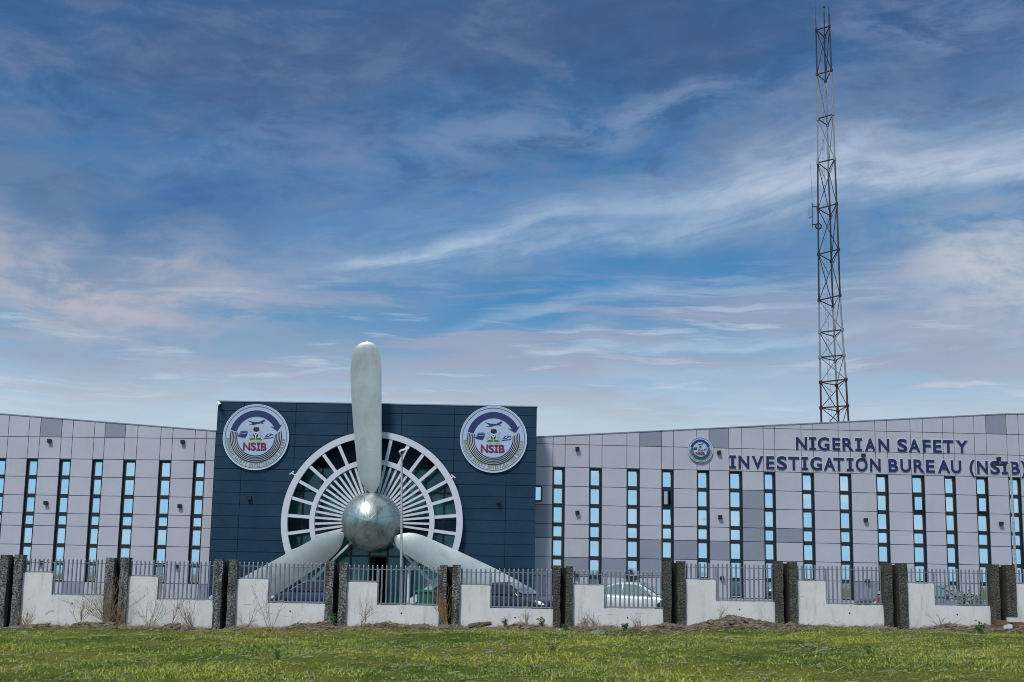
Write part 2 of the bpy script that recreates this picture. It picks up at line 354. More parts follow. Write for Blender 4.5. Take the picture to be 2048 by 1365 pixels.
# ------------------------------------------------------------------ mesh helpers
class MB:
    def __init__(s): s.v = []; s.f = []; s.mi = []; s.mats = []; s.sm = []
    def mid(s, m):
        if m not in s.mats: s.mats.append(m)
        return s.mats.index(m)
    def add(s, vs, fs, m, smooth=False):
        o = len(s.v); k = s.mid(m); s.v += [tuple(v) for v in vs]
        for f in fs: s.f.append([i+o for i in f]); s.mi.append(k); s.sm.append(smooth)
    def box(s, x0, x1, y0, y1, z0, z1, m):
        if x0 > x1: x0, x1 = x1, x0
        if y0 > y1: y0, y1 = y1, y0
        s.hexa([(x0, y0, z0), (x1, y0, z0), (x1, y1, z0), (x0, y1, z0), (x0, y0, z1), (x1, y0, z1), (x1, y1, z1), (x0, y1, z1)], m)
    def hexa(s, c, m):
        s.add(c, [(0, 3, 2, 1), (4, 5, 6, 7), (0, 1, 5, 4), (1, 2, 6, 5), (2, 3, 7, 6), (3, 0, 4, 7)], m)
    def tube(s, a, b, r0, r1, m, n=8, caps=True, smooth=True):
        a = Vector(a); b = Vector(b); d = b-a
        if d.length < 1e-6: return
        d.normalize(); t = Vector((0, 0, 1)) if abs(d.z) < .9 else Vector((1, 0, 0))
        u = d.cross(t).normalized(); q = d.cross(u)
        vs = []
        for p, r in ((a, r0), (b, r1)):
            for i in range(n):
                g = 2*math.pi*i/n; vs.append(p+u*(r*math.cos(g))+q*(r*math.sin(g)))
        fs = [(i, i+n, (i+1) % n+n, (i+1) % n) for i in range(n)]
        s.add(vs, fs, m, smooth)
        if caps: s.add(vs, [tuple(range(n)), tuple(range(2*n-1, n-1, -1))], m, False)
    def lathe(s, prof, m, n=32, axis='Z', o=(0, 0, 0), smooth=True):
        vs = []; k = len(prof)
        for i in range(n):
            g = 2*math.pi*i/n; c, q = math.cos(g), math.sin(g)
            for r, h in prof:
                p = (r*c, r*q, h) if axis == 'Z' else (r*c, h, r*q)
                vs.append((p[0]+o[0], p[1]+o[1], p[2]+o[2]))
        fs = []
        for i in range(n):
            j = (i+1) % n
            for t in range(k-1):
                f = (i*k+t, j*k+t, j*k+t+1, i*k+t+1)
                fs.append(f if axis == 'Z' else f[::-1])
        s.add(vs, fs, m, smooth)
    def poly(s, pts, y0, y1, m):
        """flat outline in x,z given a thickness from y0 (front) to y1"""
        ar = sum(pts[i][0]*pts[(i+1) % len(pts)][1]-pts[(i+1) % len(pts)][0]*pts[i][1] for i in range(len(pts)))
        if ar < 0: pts = pts[::-1]
        n = len(pts); vs = [(p[0], y0, p[1]) for p in pts]+[(p[0], y1, p[1]) for p in pts]
        s.add(vs, [tuple(range(n)), tuple(range(2*n-1, n-1, -1))]+[(i, i+n, (i+1) % n+n, (i+1) % n) for i in range(n)], m)
    def arc(s, r0, r1, a0, a1, y0, y1, m, c=(0, 0), n=None):
        """ring segment in the x,z plane, angles in degrees"""
        n = n or max(2, int(abs(a1-a0)/3)); vs = []
        for i in range(n+1):
            g = R_(a0+(a1-a0)*i/n); cs, sn = math.cos(g), math.sin(g)
            for r, y in ((r0, y0), (r1, y0), (r1, y1), (r0, y1)): vs.append((c[0]+r*cs, y, c[1]+r*sn))
        fs = []
        for i in range(n):
            a = 4*i; b = a+4
            for k in range(4):
                l = (k+1) % 4; fs.append((a+k, a+l, b+l, b+k))
        if abs(a1-a0) < 359.9: fs += [(3, 2, 1, 0), (4*n, 4*n+1, 4*n+2, 4*n+3)]
        s.add(vs, fs, m)
    def mesh(s, name):
        me = bpy.data.meshes.new(name); me.from_pydata(s.v, [], s.f)
        for m in s.mats: me.materials.append(MT[m])
        me.polygons.foreach_set('material_index', s.mi); me.polygons.foreach_set('use_smooth', s.sm)
        bm = bmesh.new(); bm.from_mesh(me); bmesh.ops.recalc_face_normals(bm, faces=bm.faces); bm.to_mesh(me); bm.free()
        me.update(); return me

def wm(o):
    return o.matrix_basis.copy() if o.parent is None else wm(o.parent) @ o.matrix_parent_inverse @ o.matrix_basis
def setp(o, p, loc=(0, 0, 0), rz=0):
    o.location = loc; o.rotation_euler = (0, 0, rz)
    if p is not None: o.parent = p; o.matrix_parent_inverse = wm(p).inverted()
def obj(name, mb, parent=None, loc=(0, 0, 0), rz=0, label=None):
    me = mb.mesh(name) if isinstance(mb, MB) else mb
    o = bpy.data.objects.new(name, me); COL.objects.link(o); setp(o, parent, loc, rz)
    if label: o['label'] = label
    return o
def tag(o, label, cat, group=None, kind=None):
    if label: o['label'] = label
    if cat: o['category'] = cat
    if group: o['group'] = group
    if kind: o['kind'] = kind
    return o
def thing(name, label, cat, loc=(0, 0, 0), rz=0, group=None):
    o = bpy.data.objects.new(name, None); COL.objects.link(o); o.location = loc; o.rotation_euler = (0, 0, rz)
    o.empty_display_size = .2
    return tag(o, label, cat, group)
def copy_tree(o, parent=None):
    c = o.copy(); COL.objects.link(c)
    if parent is not None: c.parent = parent
    for ch in [x for x in COL.objects if x.parent == o]: copy_tree(ch, c)
    return c
def bevel(me, wd, seg=2):
    bm = bmesh.new(); bm.from_mesh(me)
    bmesh.ops.bevel(bm, geom=[e for e in bm.edges if e.calc_face_angle(0) > .5], offset=wd, segments=seg, affect='EDGES', clamp_overlap=True)
    bm.to_mesh(me); bm.free(); return me

# letters -------------------------------------------------
_gl = {}
def glyph(ch, bold=.03):
    """outline of a letter as a flat mesh scaled into the unit box"""
    key = (ch, bold)
    if key in _gl: return _gl[key]
    cu = bpy.data.curves.new('glyph', 'FONT'); cu.body = ch; cu.offset = bold; cu.resolution_u = 6; cu.size = 1
    o = bpy.data.objects.new('glyph', cu); COL.objects.link(o)
    dg = bpy.context.evaluated_depsgraph_get(); me = bpy.data.meshes.new_from_object(o.evaluated_get(dg))
    vs = [(v.co.x, v.co.y) for v in me.vertices]; fs = [tuple(p.vertices) for p in me.polygons]
    bpy.data.objects.remove(o); bpy.data.curves.remove(cu); bpy.data.meshes.remove(me)
    xs = [v[0] for v in vs]; ys = [v[1] for v in vs]; x0, x1, y0, y1 = min(xs), max(xs), min(ys), max(ys)
    _gl[key] = ([((x-x0)/(x1-x0), (y-y0)/(y1-y0)) for x, y in vs], fs, (x1-x0)/(y1-y0)); return _gl[key]
def slab_i():
    h = .17
    return [(0, 0), (1, 0), (1, h), (.72, h), (.72, 1-h), (1, 1-h), (1, 1), (0, 1), (0, 1-h), (.28, 1-h), (.28, h), (0, h)]
def put_letter(mb, ch, fn, m, y0, y1, bold=.03, serif=True):
    """fn maps the unit box to x,z; the letter gets front, back and sides"""
    if ch == 'I' and serif:
        pts = slab_i(); mb.poly([fn(*p) for p in pts], y0, y1, m); return
    vs, fs, _ = glyph(ch, bold)
    n = len(vs); P = [fn(*v) for v in vs]
    V = [(p[0], y0, p[1]) for p in P]+[(p[0], y1, p[1]) for p in P]
    ec = {}
    for f in fs:
        for i in range(len(f)):
            e = (f[i], f[(i+1) % len(f)]); k = tuple(sorted(e)); ec.setdefault(k, []).append(e)
    F = [tuple(f) for f in fs]+[tuple(i+n for i in f[::-1]) for f in fs]
    for k, l in ec.items():
        if len(l) == 1: a, b = l[0]; F.append((b, a, a+n, b+n))
    mb.add(V, F, m)

# ================================================================== GROUND
def gz0(x): return max(-.45, min(.45, .0168*x))
from mathutils import noise as mn
def gz(x, y):
    z = gz0(x)
    if y < 47.2:
        z += (.055*mn.noise(Vector((x*1.1, y*1.1, 3)))+.035*mn.noise(Vector((x*2.9, y*2.9, 7))))*min(1, max(0, (47.2-y)/1.0))
        cx = at(1455, 1248, 45.8).x
        z += .18*math.exp(-((x-cx)/1.25)**2-((y-45.9)/.75)**2)
        z += (.035+.045*math.sin(x*.9+.4)+.05*math.sin(x*2.7)+.03*math.sin(x*6.1))*math.exp(-((y-46.2)/.9)**2)
        z += .05*math.sin(x*.55+y*.35)+.03*math.sin(x*1.7-y*.8)+.018*math.sin(x*3.9+y*2.3)
        d = 30-y
    return z
g = MB(); xs = np.linspace(-30, 30, 421); ys = np.concatenate([np.linspace(2, 17, 9), np.linspace(17.2, 47, 230)])
vs = []
for y in ys:
    for x in xs: vs.append((x, y, gz(x, y)))
nx = len(xs); fs = [(j*nx+i, j*nx+i+1, (j+1)*nx+i+1, (j+1)*nx+i) for j in range(len(ys)-1) for i in range(nx-1)]
g.add(vs, fs, 'ground', True)
# yard behind the fence and the far land, joined to the same sheet
def gfar(x0, x1, y0, y1, nxx, nyy):
    v = []; 
    for j in range(nyy+1):
        for i in range(nxx+1):
            x = x0+(x1-x0)*i/nxx; y = y0+(y1-y0)*j/nyy; v.append((x, y, gz0(x)-(0 if 2 <= y <= 60 else .0)))
    g.add(v, [(j*(nxx+1)+i, j*(nxx+1)+i+1, (j+1)*(nxx+1)+i+1, (j+1)*(nxx+1)+i) for j in range(nyy) for i in range(nxx)], 'ground', True)
gfar(-30, 30, 47, 2500, 24, 4); gfar(-2500, -30, -600, 2500, 4, 4); gfar(30, 2500, -600, 2500, 4, 4); gfar(-30, 30, -600, 2, 24, 2)
tag(obj('ground', g), None, None, kind='structure')

def fast_mesh(name, V, F, m):
    me = bpy.data.meshes.new(name); me.vertices.add(len(V)); me.vertices.foreach_set('co', V.astype(np.float32).ravel())
    k = F.shape[1]; me.loops.add(F.size); me.loops.foreach_set('vertex_index', F.ravel().astype(np.int32))
    me.polygons.add(len(F)); me.polygons.foreach_set('loop_start', np.arange(0, F.size, k, dtype=np.int32))
    me.polygons.foreach_set('loop_total', np.full(len(F), k, dtype=np.int32))
    me.materials.append(MT[m]); me.update(calc_edges=True); me.validate(); return me
gzv = np.vectorize(gz)
# grass
N = 420000
gy = 17.5+(46.9-17.5)*rng.random(N)**.9; gx = (rng.random(N)*2-1)*(gy*.395+1.2)
# patchiness from a few sines
pt = np.sin(gx*.8+1.3*np.sin(gy*.5))+np.sin(gy*1.1+gx*.35)+.8*np.sin(gx*2.3-gy*1.7)+.6*np.sin(gx*5.1+gy*3.3)+np.array([2.6*mn.noise(Vector((a*1.9, b*1.9, 1)))+2.2*mn.noise(Vector((a*5.3, b*5.3, 4))) for a, b in zip(gx.tolist(), gy.tolist())])
keep = rng.random(N) < np.clip(.55+.25*pt, .06, 1)*np.where(gy > 44.6, .42, 1)
gx, gy, pt = gx[keep], gy[keep], pt[keep]; N = len(gx)
gzz = gzv(gx, gy)-.01
h = (.014+.05*rng.random(N)**2.2)*(1+.4*np.clip(pt, -1, 2)); h = h*np.where(rng.random(N) < .012, 2.6, 1)
an = rng.random(N)*6.283; wd = .007+.010*rng.random(N); le = rng.normal(0, .6, N)*h; lf = rng.normal(0, .6, N)*h
V = np.empty((N, 3, 3)); dx, dy = np.cos(an)*wd, np.sin(an)*wd
V[:, 0] = np.stack([gx-dx, gy-dy, gzz], 1); V[:, 1] = np.stack([gx+dx, gy+dy, gzz], 1); V[:, 2] = np.stack([gx+le, gy+lf, gzz+h], 1)
o = obj('grass', fast_mesh('grass', V.reshape(-1, 3), np.arange(3*N).reshape(-1, 3), 'grass'))
tag(o, 'short yellow green grass covering the open ground before the fence', 'grass', kind='stuff')
# stones
def stones(name, m, px, py, size, flat, label, cat, lift=.25, pz=None):
    n = len(px); tb = np.array([(1, 0, 0), (-1, 0, 0), (0, 1, 0), (0, -1, 0), (0, 0, 1), (0, 0, -1), (.62, .62, .5), (-.62, .62, .5), (.62, -.62, .5), (-.62, -.62, .5)], float)
    fb = np.array([(4, 0, 6), (4, 6, 2), (4, 2, 7), (4, 7, 1), (4, 1, 9), (4, 9, 3), (4, 3, 8), (4, 8, 0), (0, 2, 6), (2, 1, 7), (1, 3, 9), (3, 0, 8), (5, 2, 0), (5, 1, 2), (5, 3, 1), (5, 0, 3)])
    V = tb[None]*(1+.35*rng.normal(0, 1, (n, 10, 1)).clip(-1, 1))
    sc = np.stack([size, size*(.6+.5*rng.random(n)), size*flat], 1)[:, None]; V = V*sc
    a = rng.random(n)*6.283; c, s = np.cos(a)[:, None], np.sin(a)[:, None]
    x = V[..., 0]*c-V[..., 1]*s+px[:, None]; y = V[..., 0]*s+V[..., 1]*c+py[:, None]
    z = V[..., 2]+((gzv(px, py) if pz is None else pz)+size*flat*lift)[:, None]
    V = np.stack([x, y, z], 2).reshape(-1, 3); F = (fb[None]+10*np.arange(n)[:, None, None]).reshape(-1, 3)
    return tag(obj(name, fast_mesh(name, V, F, m)), label, cat, kind='stuff')
n = 11000; py = 18+(46.5-18)*rng.random(n); px = (rng.random(n)*2-1)*(py*.39+1)
stones('scattered_stones', 'stone', px, py, .013+.055*rng.random(n)**5, .5, 'small pale stones strewn through the grass', 'stones')
n = 7500; px = (rng.random(n)*2-1)*19; py = 46.8-rng.gamma(1.5, .6, n)*(1+.5*np.sin(px*.9)+.3*np.sin(px*2.3))
ok = (py > 42.0); px, py = px[ok], py[ok]; n = len(px)
stones('rubble_strip', 'rubble', px, py, .02+.09*rng.random(n)**2.5, .4+.2*rng.random(n), 'broken stone and dry litter strewn along the foot of the fence', 'rubble')
mx = at(1455, 1248, 45.8).x; n = 1100; px = mx+rng.normal(0, 1.15, n); py = 45.7+rng.normal(0, .55, n).clip(-1.3, .95)
stones('rubble_mound', 'rubble', px, py, .025+.12*rng.random(n)**3, .55, 'low mound of broken stone heaped against the white wall', 'rubble mound')

# dead stalks and litter lying about
n = 5200; px = (rng.random(n)*2-1)*19; py = np.where(rng.random(n) < .6, 46.7-rng.gamma(1.4, .7, n), 19+27*rng.random(n)); L = .05+.28*rng.random(n)**2; a = rng.normal(0, .8, n); tl = rng.normal(.12, .25, n)
zz = gzv(px, py)+.02; wv = .005+.006*rng.random(n); cx, sx = np.cos(a)*L, np.sin(a)*L
V = np.stack([np.stack([px, py, zz-wv], 1), np.stack([px, py, zz+wv], 1), np.stack([px+cx, py+sx, zz+np.abs(tl)*L+wv], 1), np.stack([px+cx, py+sx, zz+np.abs(tl)*L-wv*.4], 1)], 1).reshape(-1, 3)
tag(obj('dry_litter', fast_mesh('dry_litter', V, np.arange(4*n).reshape(-1, 4), 'drystalk')), 'dead stalks and straw lying in the grass and along the fence foot', 'litter', kind='stuff')

# ================================================================== BUILDING
YB = 73.0; YW = 75.0
bld = thing('office_building', 'long grey panelled office building with tall window strips and a navy central block', 'building', (at(752, 1200, YB).x, YB, 0))
# wings: local frame u along the wall, w into the building, z up
WR = dict(o=at(1071, 960, YW), yaw=R_(4.0)); WL = dict(o=at(427, 960, YW), yaw=R_(-3.8))
for W in (WR, WL): W['o'].z = 0; W['d'] = Vector((math.cos(W['yaw']), math.sin(W['yaw']), 0)); W['n'] = Vector((-math.sin(W['yaw']), math.cos(W['yaw']), 0))
def wuz(W, px, py):
    d = ray(px, py); c = Vector((0, 0, EYE)); k = (W['o']-c).dot(W['n'])/d.dot(W['n']); p = c+d*k
    return (p-W['o']).dot(W['d']), p.z
def wpt(W, u, wv, z): return W['o']+W['d']*u+W['n']*wv+Vector((0, 0, z))
# levels
xr = 1560   # level calibration bearings, half way along each wing
JR = [wuz(WR, 1072, y)[1] for y in (889, 934, 972, 1009.5, 1047, 1074.5, 1113, 1151, 1189)]
JR2 = [wuz(WR, 1760, y)[1] for y in (903.5, 948.6, 986.5, 1023.5, 1062, 1090, 1127.5, 1165, 1203)]
JR = [.5*a+.5*b for a, b in zip(JR, JR2)]
J0R = wuz(WR, 1760, 863)[1]
JL = [wuz(WL, 428, y)[1] for y in (878.5, 922, 958, 996, 1033, 1058, 1096, 1132, 1169)]
JL2 = [wuz(WL, 30, y)[1] for y in (873.5, 917, 953, 989.5, 1025.5, 1050, 1088, 1124, 1162)]
JL = [.5*a+.5*b for a, b in zip(JL, JL2)]
SR = [(1105.4, 1129.7), (1178.7, 1203.6), (1253.4, 1279), (1322.9, 1346.6), (1393.5, 1418), (1457.8, 1483.7), (1526.8, 1549.8), (1603, 1627), (1677.5, 1701.5), (1751.7, 1775.4), (1822.5, 1847.7), (1887.7, 1909.8), (1950.8, 1974.8), (2016, 2040), (2082, 2105)]
SL = [(-74, -52), (-10, 13.3), (54.5, 77), (120, 142.5), (185.5, 207), (247.6, 272.4), (319, 343), (387.8, 410.7)]
DARK_R = {(0, 3), (0, 4), (1, 6), (2, 6), (3, 5), (3, 6), (3, -1), (4, 5), (5, 5), (5, -1), (6, 2), (6, 3), (6, 4), (6, 5), (7, 4), (13, -2), (9, 7)}
DARK_L = {(3, -1), (5, -1), (1, 0), (8, 8), (4, 8)}
GAP = .032
def build_wing(W, strips, J, roof, uend, dark, flip, J0=None, name='wing_wall'):
    us = []
    for a, b in strips:
        ym = 920+.02*(a-0) if flip else 935+.022*(a-1072)
        us.append((wuz(W, a, ym)[0], wuz(W, b, ym)[0]))
    u_lo, u_hi = (uend, 0.02) if flip else (-.02, uend)
    zb = -.6; back = MB(); clad = MB(); T = .30
    edges = [u_lo]+[x for s in us for x in s]+[u_hi]
    # backing wall
    for k in range(0, len(edges), 2):
        a, b = edges[k], edges[k+1]
        back.hexa([(a, 0, zb), (b, 0, zb), (b, T, zb), (a, T, zb), (a, 0, roof(a)-.06), (b, 0, roof(b)-.06), (b, T, roof(b)-.06), (a, T, roof(a)-.06)], 'joint')
    for a, b in us:
        back.hexa([(a, 0, J[1]), (b, 0, J[1]), (b, T, J[1]), (a, T, J[1]), (a, 0, roof(a)-.06), (b, 0, roof(b)-.06), (b, T, roof(b)-.06), (a, T, roof(a)-.06)], 'joint')
        back.box(a, b, 0, T, zb, J[8], 'joint')
    # panels
    lev = [(-1, J[0], None), (0, J[1], J[0])]+[(r, J[r+1], J[r]) for r in range(1, 8)]+[(8, J[8]-(J[6]-J[7]), J[8]), (9, zb, J[8]-(J[6]-J[7]))]
    if J0 is not None: lev = [(-2, J0, None), (-1, J[0], J0)]+lev[1:]
    def pan(a, b, z0, za, zb_, m):
        h = GAP/2; a += h; b -= h; z0 += h
        clad.hexa([(a, -.06, z0), (b, -.06, z0), (b, 0.0-.002, z0), (a, -.002, z0), (a, -.06, za-h), (b, -.06, zb_-h), (b, -.002, zb_-h), (a, -.002, za-h)], m)
    for k in range(len(edges)-1):
        a, b = edges[k], edges[k+1]; strip = k % 2 == 1; gap = k//2
        for r, z0, z1 in lev:
            if strip and 1 <= r <= 7: continue
            ra, rb = roof(a)-.02, roof(b)-.02
            if min(ra, rb) <= z0+.02: 
                if max(ra, rb) <= z0+.05: continue
            za = ra if z1 is None else min(z1, ra); zb2 = rb if z1 is None else min(z1, rb)
            za = max(za, z0+.04); zb2 = max(zb2, z0+.04)
            m = 'mid' if ((gap, r) in dark and not strip) else 'light'
            aa = a; bb = b
            if k == 0: aa = a+.0
            pan(aa, bb, z0, za, zb2, m)
    obj(name, back, bld, W['o'], W['yaw']); obj('cladding', clad, bld, W['o'], W['yaw'])
    # parapet cap
    cap = MB(); nseg = 24
    pts = [u_lo+(u_hi-u_lo)*i/nseg for i in range(nseg+1)]
    for a, b in zip(pts[:-1], pts[1:]):
        cap.hexa([(a, -.09, roof(a)-.035), (b, -.09, roof(b)-.035), (b, T+.05, roof(b)-.035), (a, T+.05, roof(a)-.035), (a, -.09, roof(a)+.02), (b, -.09, roof(b)+.02), (b, T+.05, roof(b)+.02), (a, T+.05, roof(a)+.02)], 'mid')
    obj('parapet_cap', cap, bld, W['o'], W['yaw'])
    core = MB(); core.hexa([(u_lo, .9, zb), (u_hi, .9, zb), (u_hi, 14, zb), (u_lo, 14, zb), (u_lo, .9, roof(u_lo)-.5), (u_hi, .9, roof(u_hi)-.5), (u_hi, 14, roof(u_hi)-.5), (u_lo, 14, roof(u_lo)-.5)], 'inside')
    obj('wing_core', core, bld, W['o'], W['yaw'])
    rf = MB(); rf.hexa([(u_lo+.01, T+.01, roof(u_lo)-.49), (u_hi-.01, T+.01, roof(u_hi)-.49), (u_hi-.01, 14, roof(u_hi)-.49), (u_lo+.01, 14, roof(u_lo)-.49), (u_lo+.01, T+.01, roof(u_lo)-.40), (u_hi-.01, T+.01, roof(u_hi)-.40), (u_hi-.01, 14, roof(u_hi)-.40), (u_lo+.01, 14, roof(u_lo)-.40)], 'roofing')
    obj('roof', rf, bld, W['o'], W['yaw'])
    # windows
    for si, (a, b) in enumerate(us):
        fr = MB(); wl, wr = (.13, .08) if flip else (.08, .14); y0, y1 = .05, .16
        top, bot = J[1], J[8]
        fr.box(a, a+wl, y0, y1, bot, top, 'frame'); fr.box(b-wr, b, y0, y1, bot, top, 'frame')
        zs = []
        for r in range(1, 8):
            zt = J[r]-(.14 if r == 1 else .115); zl = J[r+1]+.09
            zs.append((zl, zt))
        ed = [top]+[z for p in zs for z in (p[1], p[0])]+[bot]
        for i in range(0, len(ed), 2): fr.box(a+wl, b-wr, y0, y1, ed[i+1], ed[i], 'frame')
        # slim proud fins each side of the strip
        fr.box(a+.004, a+.035, -.075, y0, bot, top, 'frame'); fr.box(b-.035, b-.004, -.075, y0, bot, top, 'frame'); fr.box(a+.035, b-.035, -.075, y0, top-.05, top-.004, 'frame')
        wo = obj('window', fr, bld, W['o'], W['yaw'])
        for r, (zl, zt) in enumerate(zs, 1):
            opened = (not flip) and (si, r) in {(3, 2), (10, 2), (12, 2)}
            pm = MB()
            if not opened:
                ax, bx = a+wl, b-wr
                pm.box(ax, bx, .10, .12, zl, zt, 'pane')
                e = .022
                for q in ((ax, ax+e, zl, zt), (bx-e, bx, zl, zt), (ax+e, bx-e, zl, zl+e), (ax+e, bx-e, zt-e, zt)): pm.box(q[0], q[1], .085, .099, q[2], q[3], 'capwhite')
                po = obj('pane', pm, wo, W['o'], W['yaw'])
            else:
                # a sash swung open on its side
                ang = R_(-58) if si == 3 else R_(-14); e = .06; ww = (b-wr)-(a+wl)
                pm.box(0, ww, -.02, .02, 0, e, 'frame'); pm.box(0, ww, -.02, .02, zt-zl-e, zt-zl, 'frame')
                pm.box(0, e, -.02, .02, e, zt-zl-e, 'frame'); pm.box(ww-e, ww, -.02, .02, e, zt-zl-e, 'frame')
                pm.box(e, ww-e, -.006, .006, e, zt-zl-e, 'pane')
                hinge = wpt(W, a+wl, -.02, zl)
                obj('open_sash', pm, wo, hinge, W['yaw']+ang)
    return us
uR = wuz(WR, 2035, 900)[0]
zr0 = wuz(WR, 1072, 874)[1]; zr1 = wuz(WR, 2035, 827)[1]
roofR = lambda u: zr0+(zr1-zr0)*u/uR if u <= uR else zr1-(zr1-zr0)*.35*(u-uR)/uR
uL = wuz(WL, 0, 880)[0]; zl0 = wuz(WL, 430, 862)[1]; zl1 = wuz(WL, 0, 828)[1]
roofL = lambda u: zl0+(zl1-zl0)*u/uL
usR = build_wing(WR, SR, JR, roofR, wuz(WR, 2140, 900)[0], DARK_R, False, J0R)
usL = build_wing(WL, SL, JL, roofL, wuz(WL, -110, 900)[0], DARK_L, True)

# central block -------------------------------------------------
bx0 = at(427, 965, YB).x; bx1 = at(1072, 960, YB).x; bzt = at(753, 808, YB).z
HUB = at(743, 1044, 72.4); hx, hz = HUB.x, HUB.z
RO = 180*72.7/FPX; OPEN = RO-.17
def cut(me, depth0, depth1, r):
    c = MB(); c.lathe([(0, depth0), (r, depth0), (r, depth1), (0, depth1)], 'navyjoint', n=96, axis='Y', o=(hx, 0, hz), smooth=False)
    cm = c.mesh('cutter'); bm = bmesh.new(); bm.from_mesh(cm); bmesh.ops.remove_doubles(bm, verts=bm.verts, dist=1e-5); bmesh.ops.dissolve_degenerate(bm, edges=bm.edges, dist=1e-6); bmesh.ops.recalc_face_normals(bm, faces=bm.faces); bm.to_mesh(cm); bm.free()
    co = bpy.data.objects.new('cutter', cm); ob = bpy.data.objects.new('cutting', me); COL.objects.link(co); COL.objects.link(ob)
    md = ob.modifiers.new('b', 'BOOLEAN'); md.operation = 'DIFFERENCE'; md.object = co; md.solver = 'EXACT'
    dg = bpy.context.evaluated_depsgraph_get(); res = bpy.data.meshes.new_from_object(ob.evaluated_get(dg))
    bpy.data.objects.remove(co); bpy.data.objects.remove(ob); return res
b_ = MB(); b_.box(bx0+.02, bx1-.02, YB+.05, YB+.35, -.6, bzt-.03, 'navyjoint')
obj('block_wall', cut(b_.mesh('block_wall'), YB-2, YB+2, OPEN), bld)
c_ = MB(); rowh = 23.35*YB/FPX; zt = bzt-.02; z = at(753, 826.5, YB).z
rows = [(z, zt)]
while z > -.6: rows.append((z-rowh, z)); z -= rowh
cxs = [bx0]+[at(x, 850, YB).x for x in (487, 591, 695, 803, 909, 1014)]+[bx1]
for z0, z1 in rows:
    for a, b in zip(cxs[:-1], cxs[1:]): c_.box(a+.012, b-.012, YB, YB+.046, z0+.014, z1-.014, 'navy')
obj('block_cladding', cut(c_.mesh('block_cladding'), YB-2, YB+2, OPEN), bld)
s_b = MB()
s_b.box(bx0, bx0+.3, YB+.36, YB+14, -.6, bzt-.03, 'navy'); s_b.box(bx1-.3, bx1, YB+.36, YB+14, -.6, bzt-.03, 'navy'); s_b.box(bx0+.3, bx1-.3, YB+13.7, YB+14, -.6, bzt-.03, 'navy')
obj('block_side_wall', s_b, bld)
rf = MB(); rf.box(bx0+.3, bx1-.3, YB+.36, YB+13.7, bzt-.7, bzt-.5, 'roofing'); obj('roof', rf, bld)
cp = MB(); cp.box(bx0-.03, bx1+.03, YB-.03, YB+.4, bzt-.025, bzt+.03, 'mid'); obj('parapet_cap', cp, bld)
# recess
rv = MB(); rv.lathe([(OPEN-.002, YB+.02), (OPEN-.002, YB+1.35), (OPEN+.05, YB+1.35), (OPEN+.05, YB+.36)], 'navy', n=96, axis='Y', o=(hx, 0, hz)); obj('recess_lining', rv, bld)
YG = YB+1.2
zg = at(745, 938, YG).z
def disc_clip(x0, x1, z0, z1, r, y0, y1, m, mb):
    """rectangle clipped to the round opening"""
    pts = []
    n = 10
    xa = max(x0, hx-r+.001); xb = min(x1, hx+r-.001)
    if xa >= xb: return
    top = []; bot = []
    for i in range(n+1):
        x = xa+(xb-xa)*i/n; hh = math.sqrt(max(0, r*r-(x-hx)**2)); t = min(z1, hz+hh); b = max(z0, hz-hh)
        if t > b+.005: top.append((x, t)); bot.append((x, b))
    if len(top) < 2: return
    mb.poly(bot+top[::-1], y0, y1, m)
rb = MB(); disc_clip(hx-9, hx+9, zg, hz+9, OPEN, YG, YG+.1, 'navy', rb); obj('recess_panel', rb, bld)
vx = [hx-OPEN]+[at(x, 1060, YG).x for x in (604, 641, 677, 704, 741, 777, 812, 850, 887)]+[hx+OPEN]
vz = [zg]+[at(745, y, YG).z for y in (985, 1036, 1066, 1113)]+[-.3]
gl = None
glz = MB()
for i, x in enumerate(vx[1:-1]):
    hh = math.sqrt(max(0, OPEN**2-(x-hx)**2)); glz.box(x-.05, x+.05, YG-.06, YG+.06, max(-.3, hz-hh), min(zg, hz+hh), 'mullion')
for z in vz[:-1]:
    hh = math.sqrt(max(0, OPEN**2-(z-hz)**2))
    xx = [hx-hh]+[x for x in vx[1:-1] if abs(x-hx) < hh]+[hx+hh]
    for a, b in zip(xx[:-1], xx[1:]): glz.box(a+.051, b-.051, YG-.05, YG+.05, z-.045, z+.045, 'mullion')
gl = obj('entrance_glazing', glz, bld)
for i in range(len(vx)-1):
    for j in range(len(vz)-1):
        if i == 5 and j == 4: continue           # the open door
        pm = MB(); 
        disc_clip(vx[i]+.052, vx[i+1]-.052, vz[j+1]+.047 if j < 4 else vz[j+1], vz[j]-.047, OPEN, YG-.01, YG+.01, 'navy' if j == 2 else 'teal', pm)
        if pm.v: obj('glass_panel', pm, gl)
dr = MB(); x0, x1 = vx[5]+.052, vx[6]-.052; dz = vz[4]-.05
dr.box(0, .07, -.03, .03, -.2, dz, 'mullion'); dr.box(x1-x0-.07, x1-x0, -.03, .03, -.2, dz, 'mullion'); dr.box(.07, x1-x0-.07, -.03, .03, dz-.08, dz, 'mullion'); dr.box(.07, x1-x0-.07, -.008, .008, -.2, dz-.08, 'teal')
obj('door', dr, bld, (x0, YG+.1, 0), R_(80))
ins = MB(); ins.box(hx-OPEN-.2, hx+OPEN+.2, YG+4, YG+4.2, -.6, hz+OPEN, 'inside'); ins.box(hx-OPEN-.2, hx+OPEN+.2, YG+.12, YG+4, zg+.1, zg+.2, 'inside'); obj('lobby_wall', ins, bld)

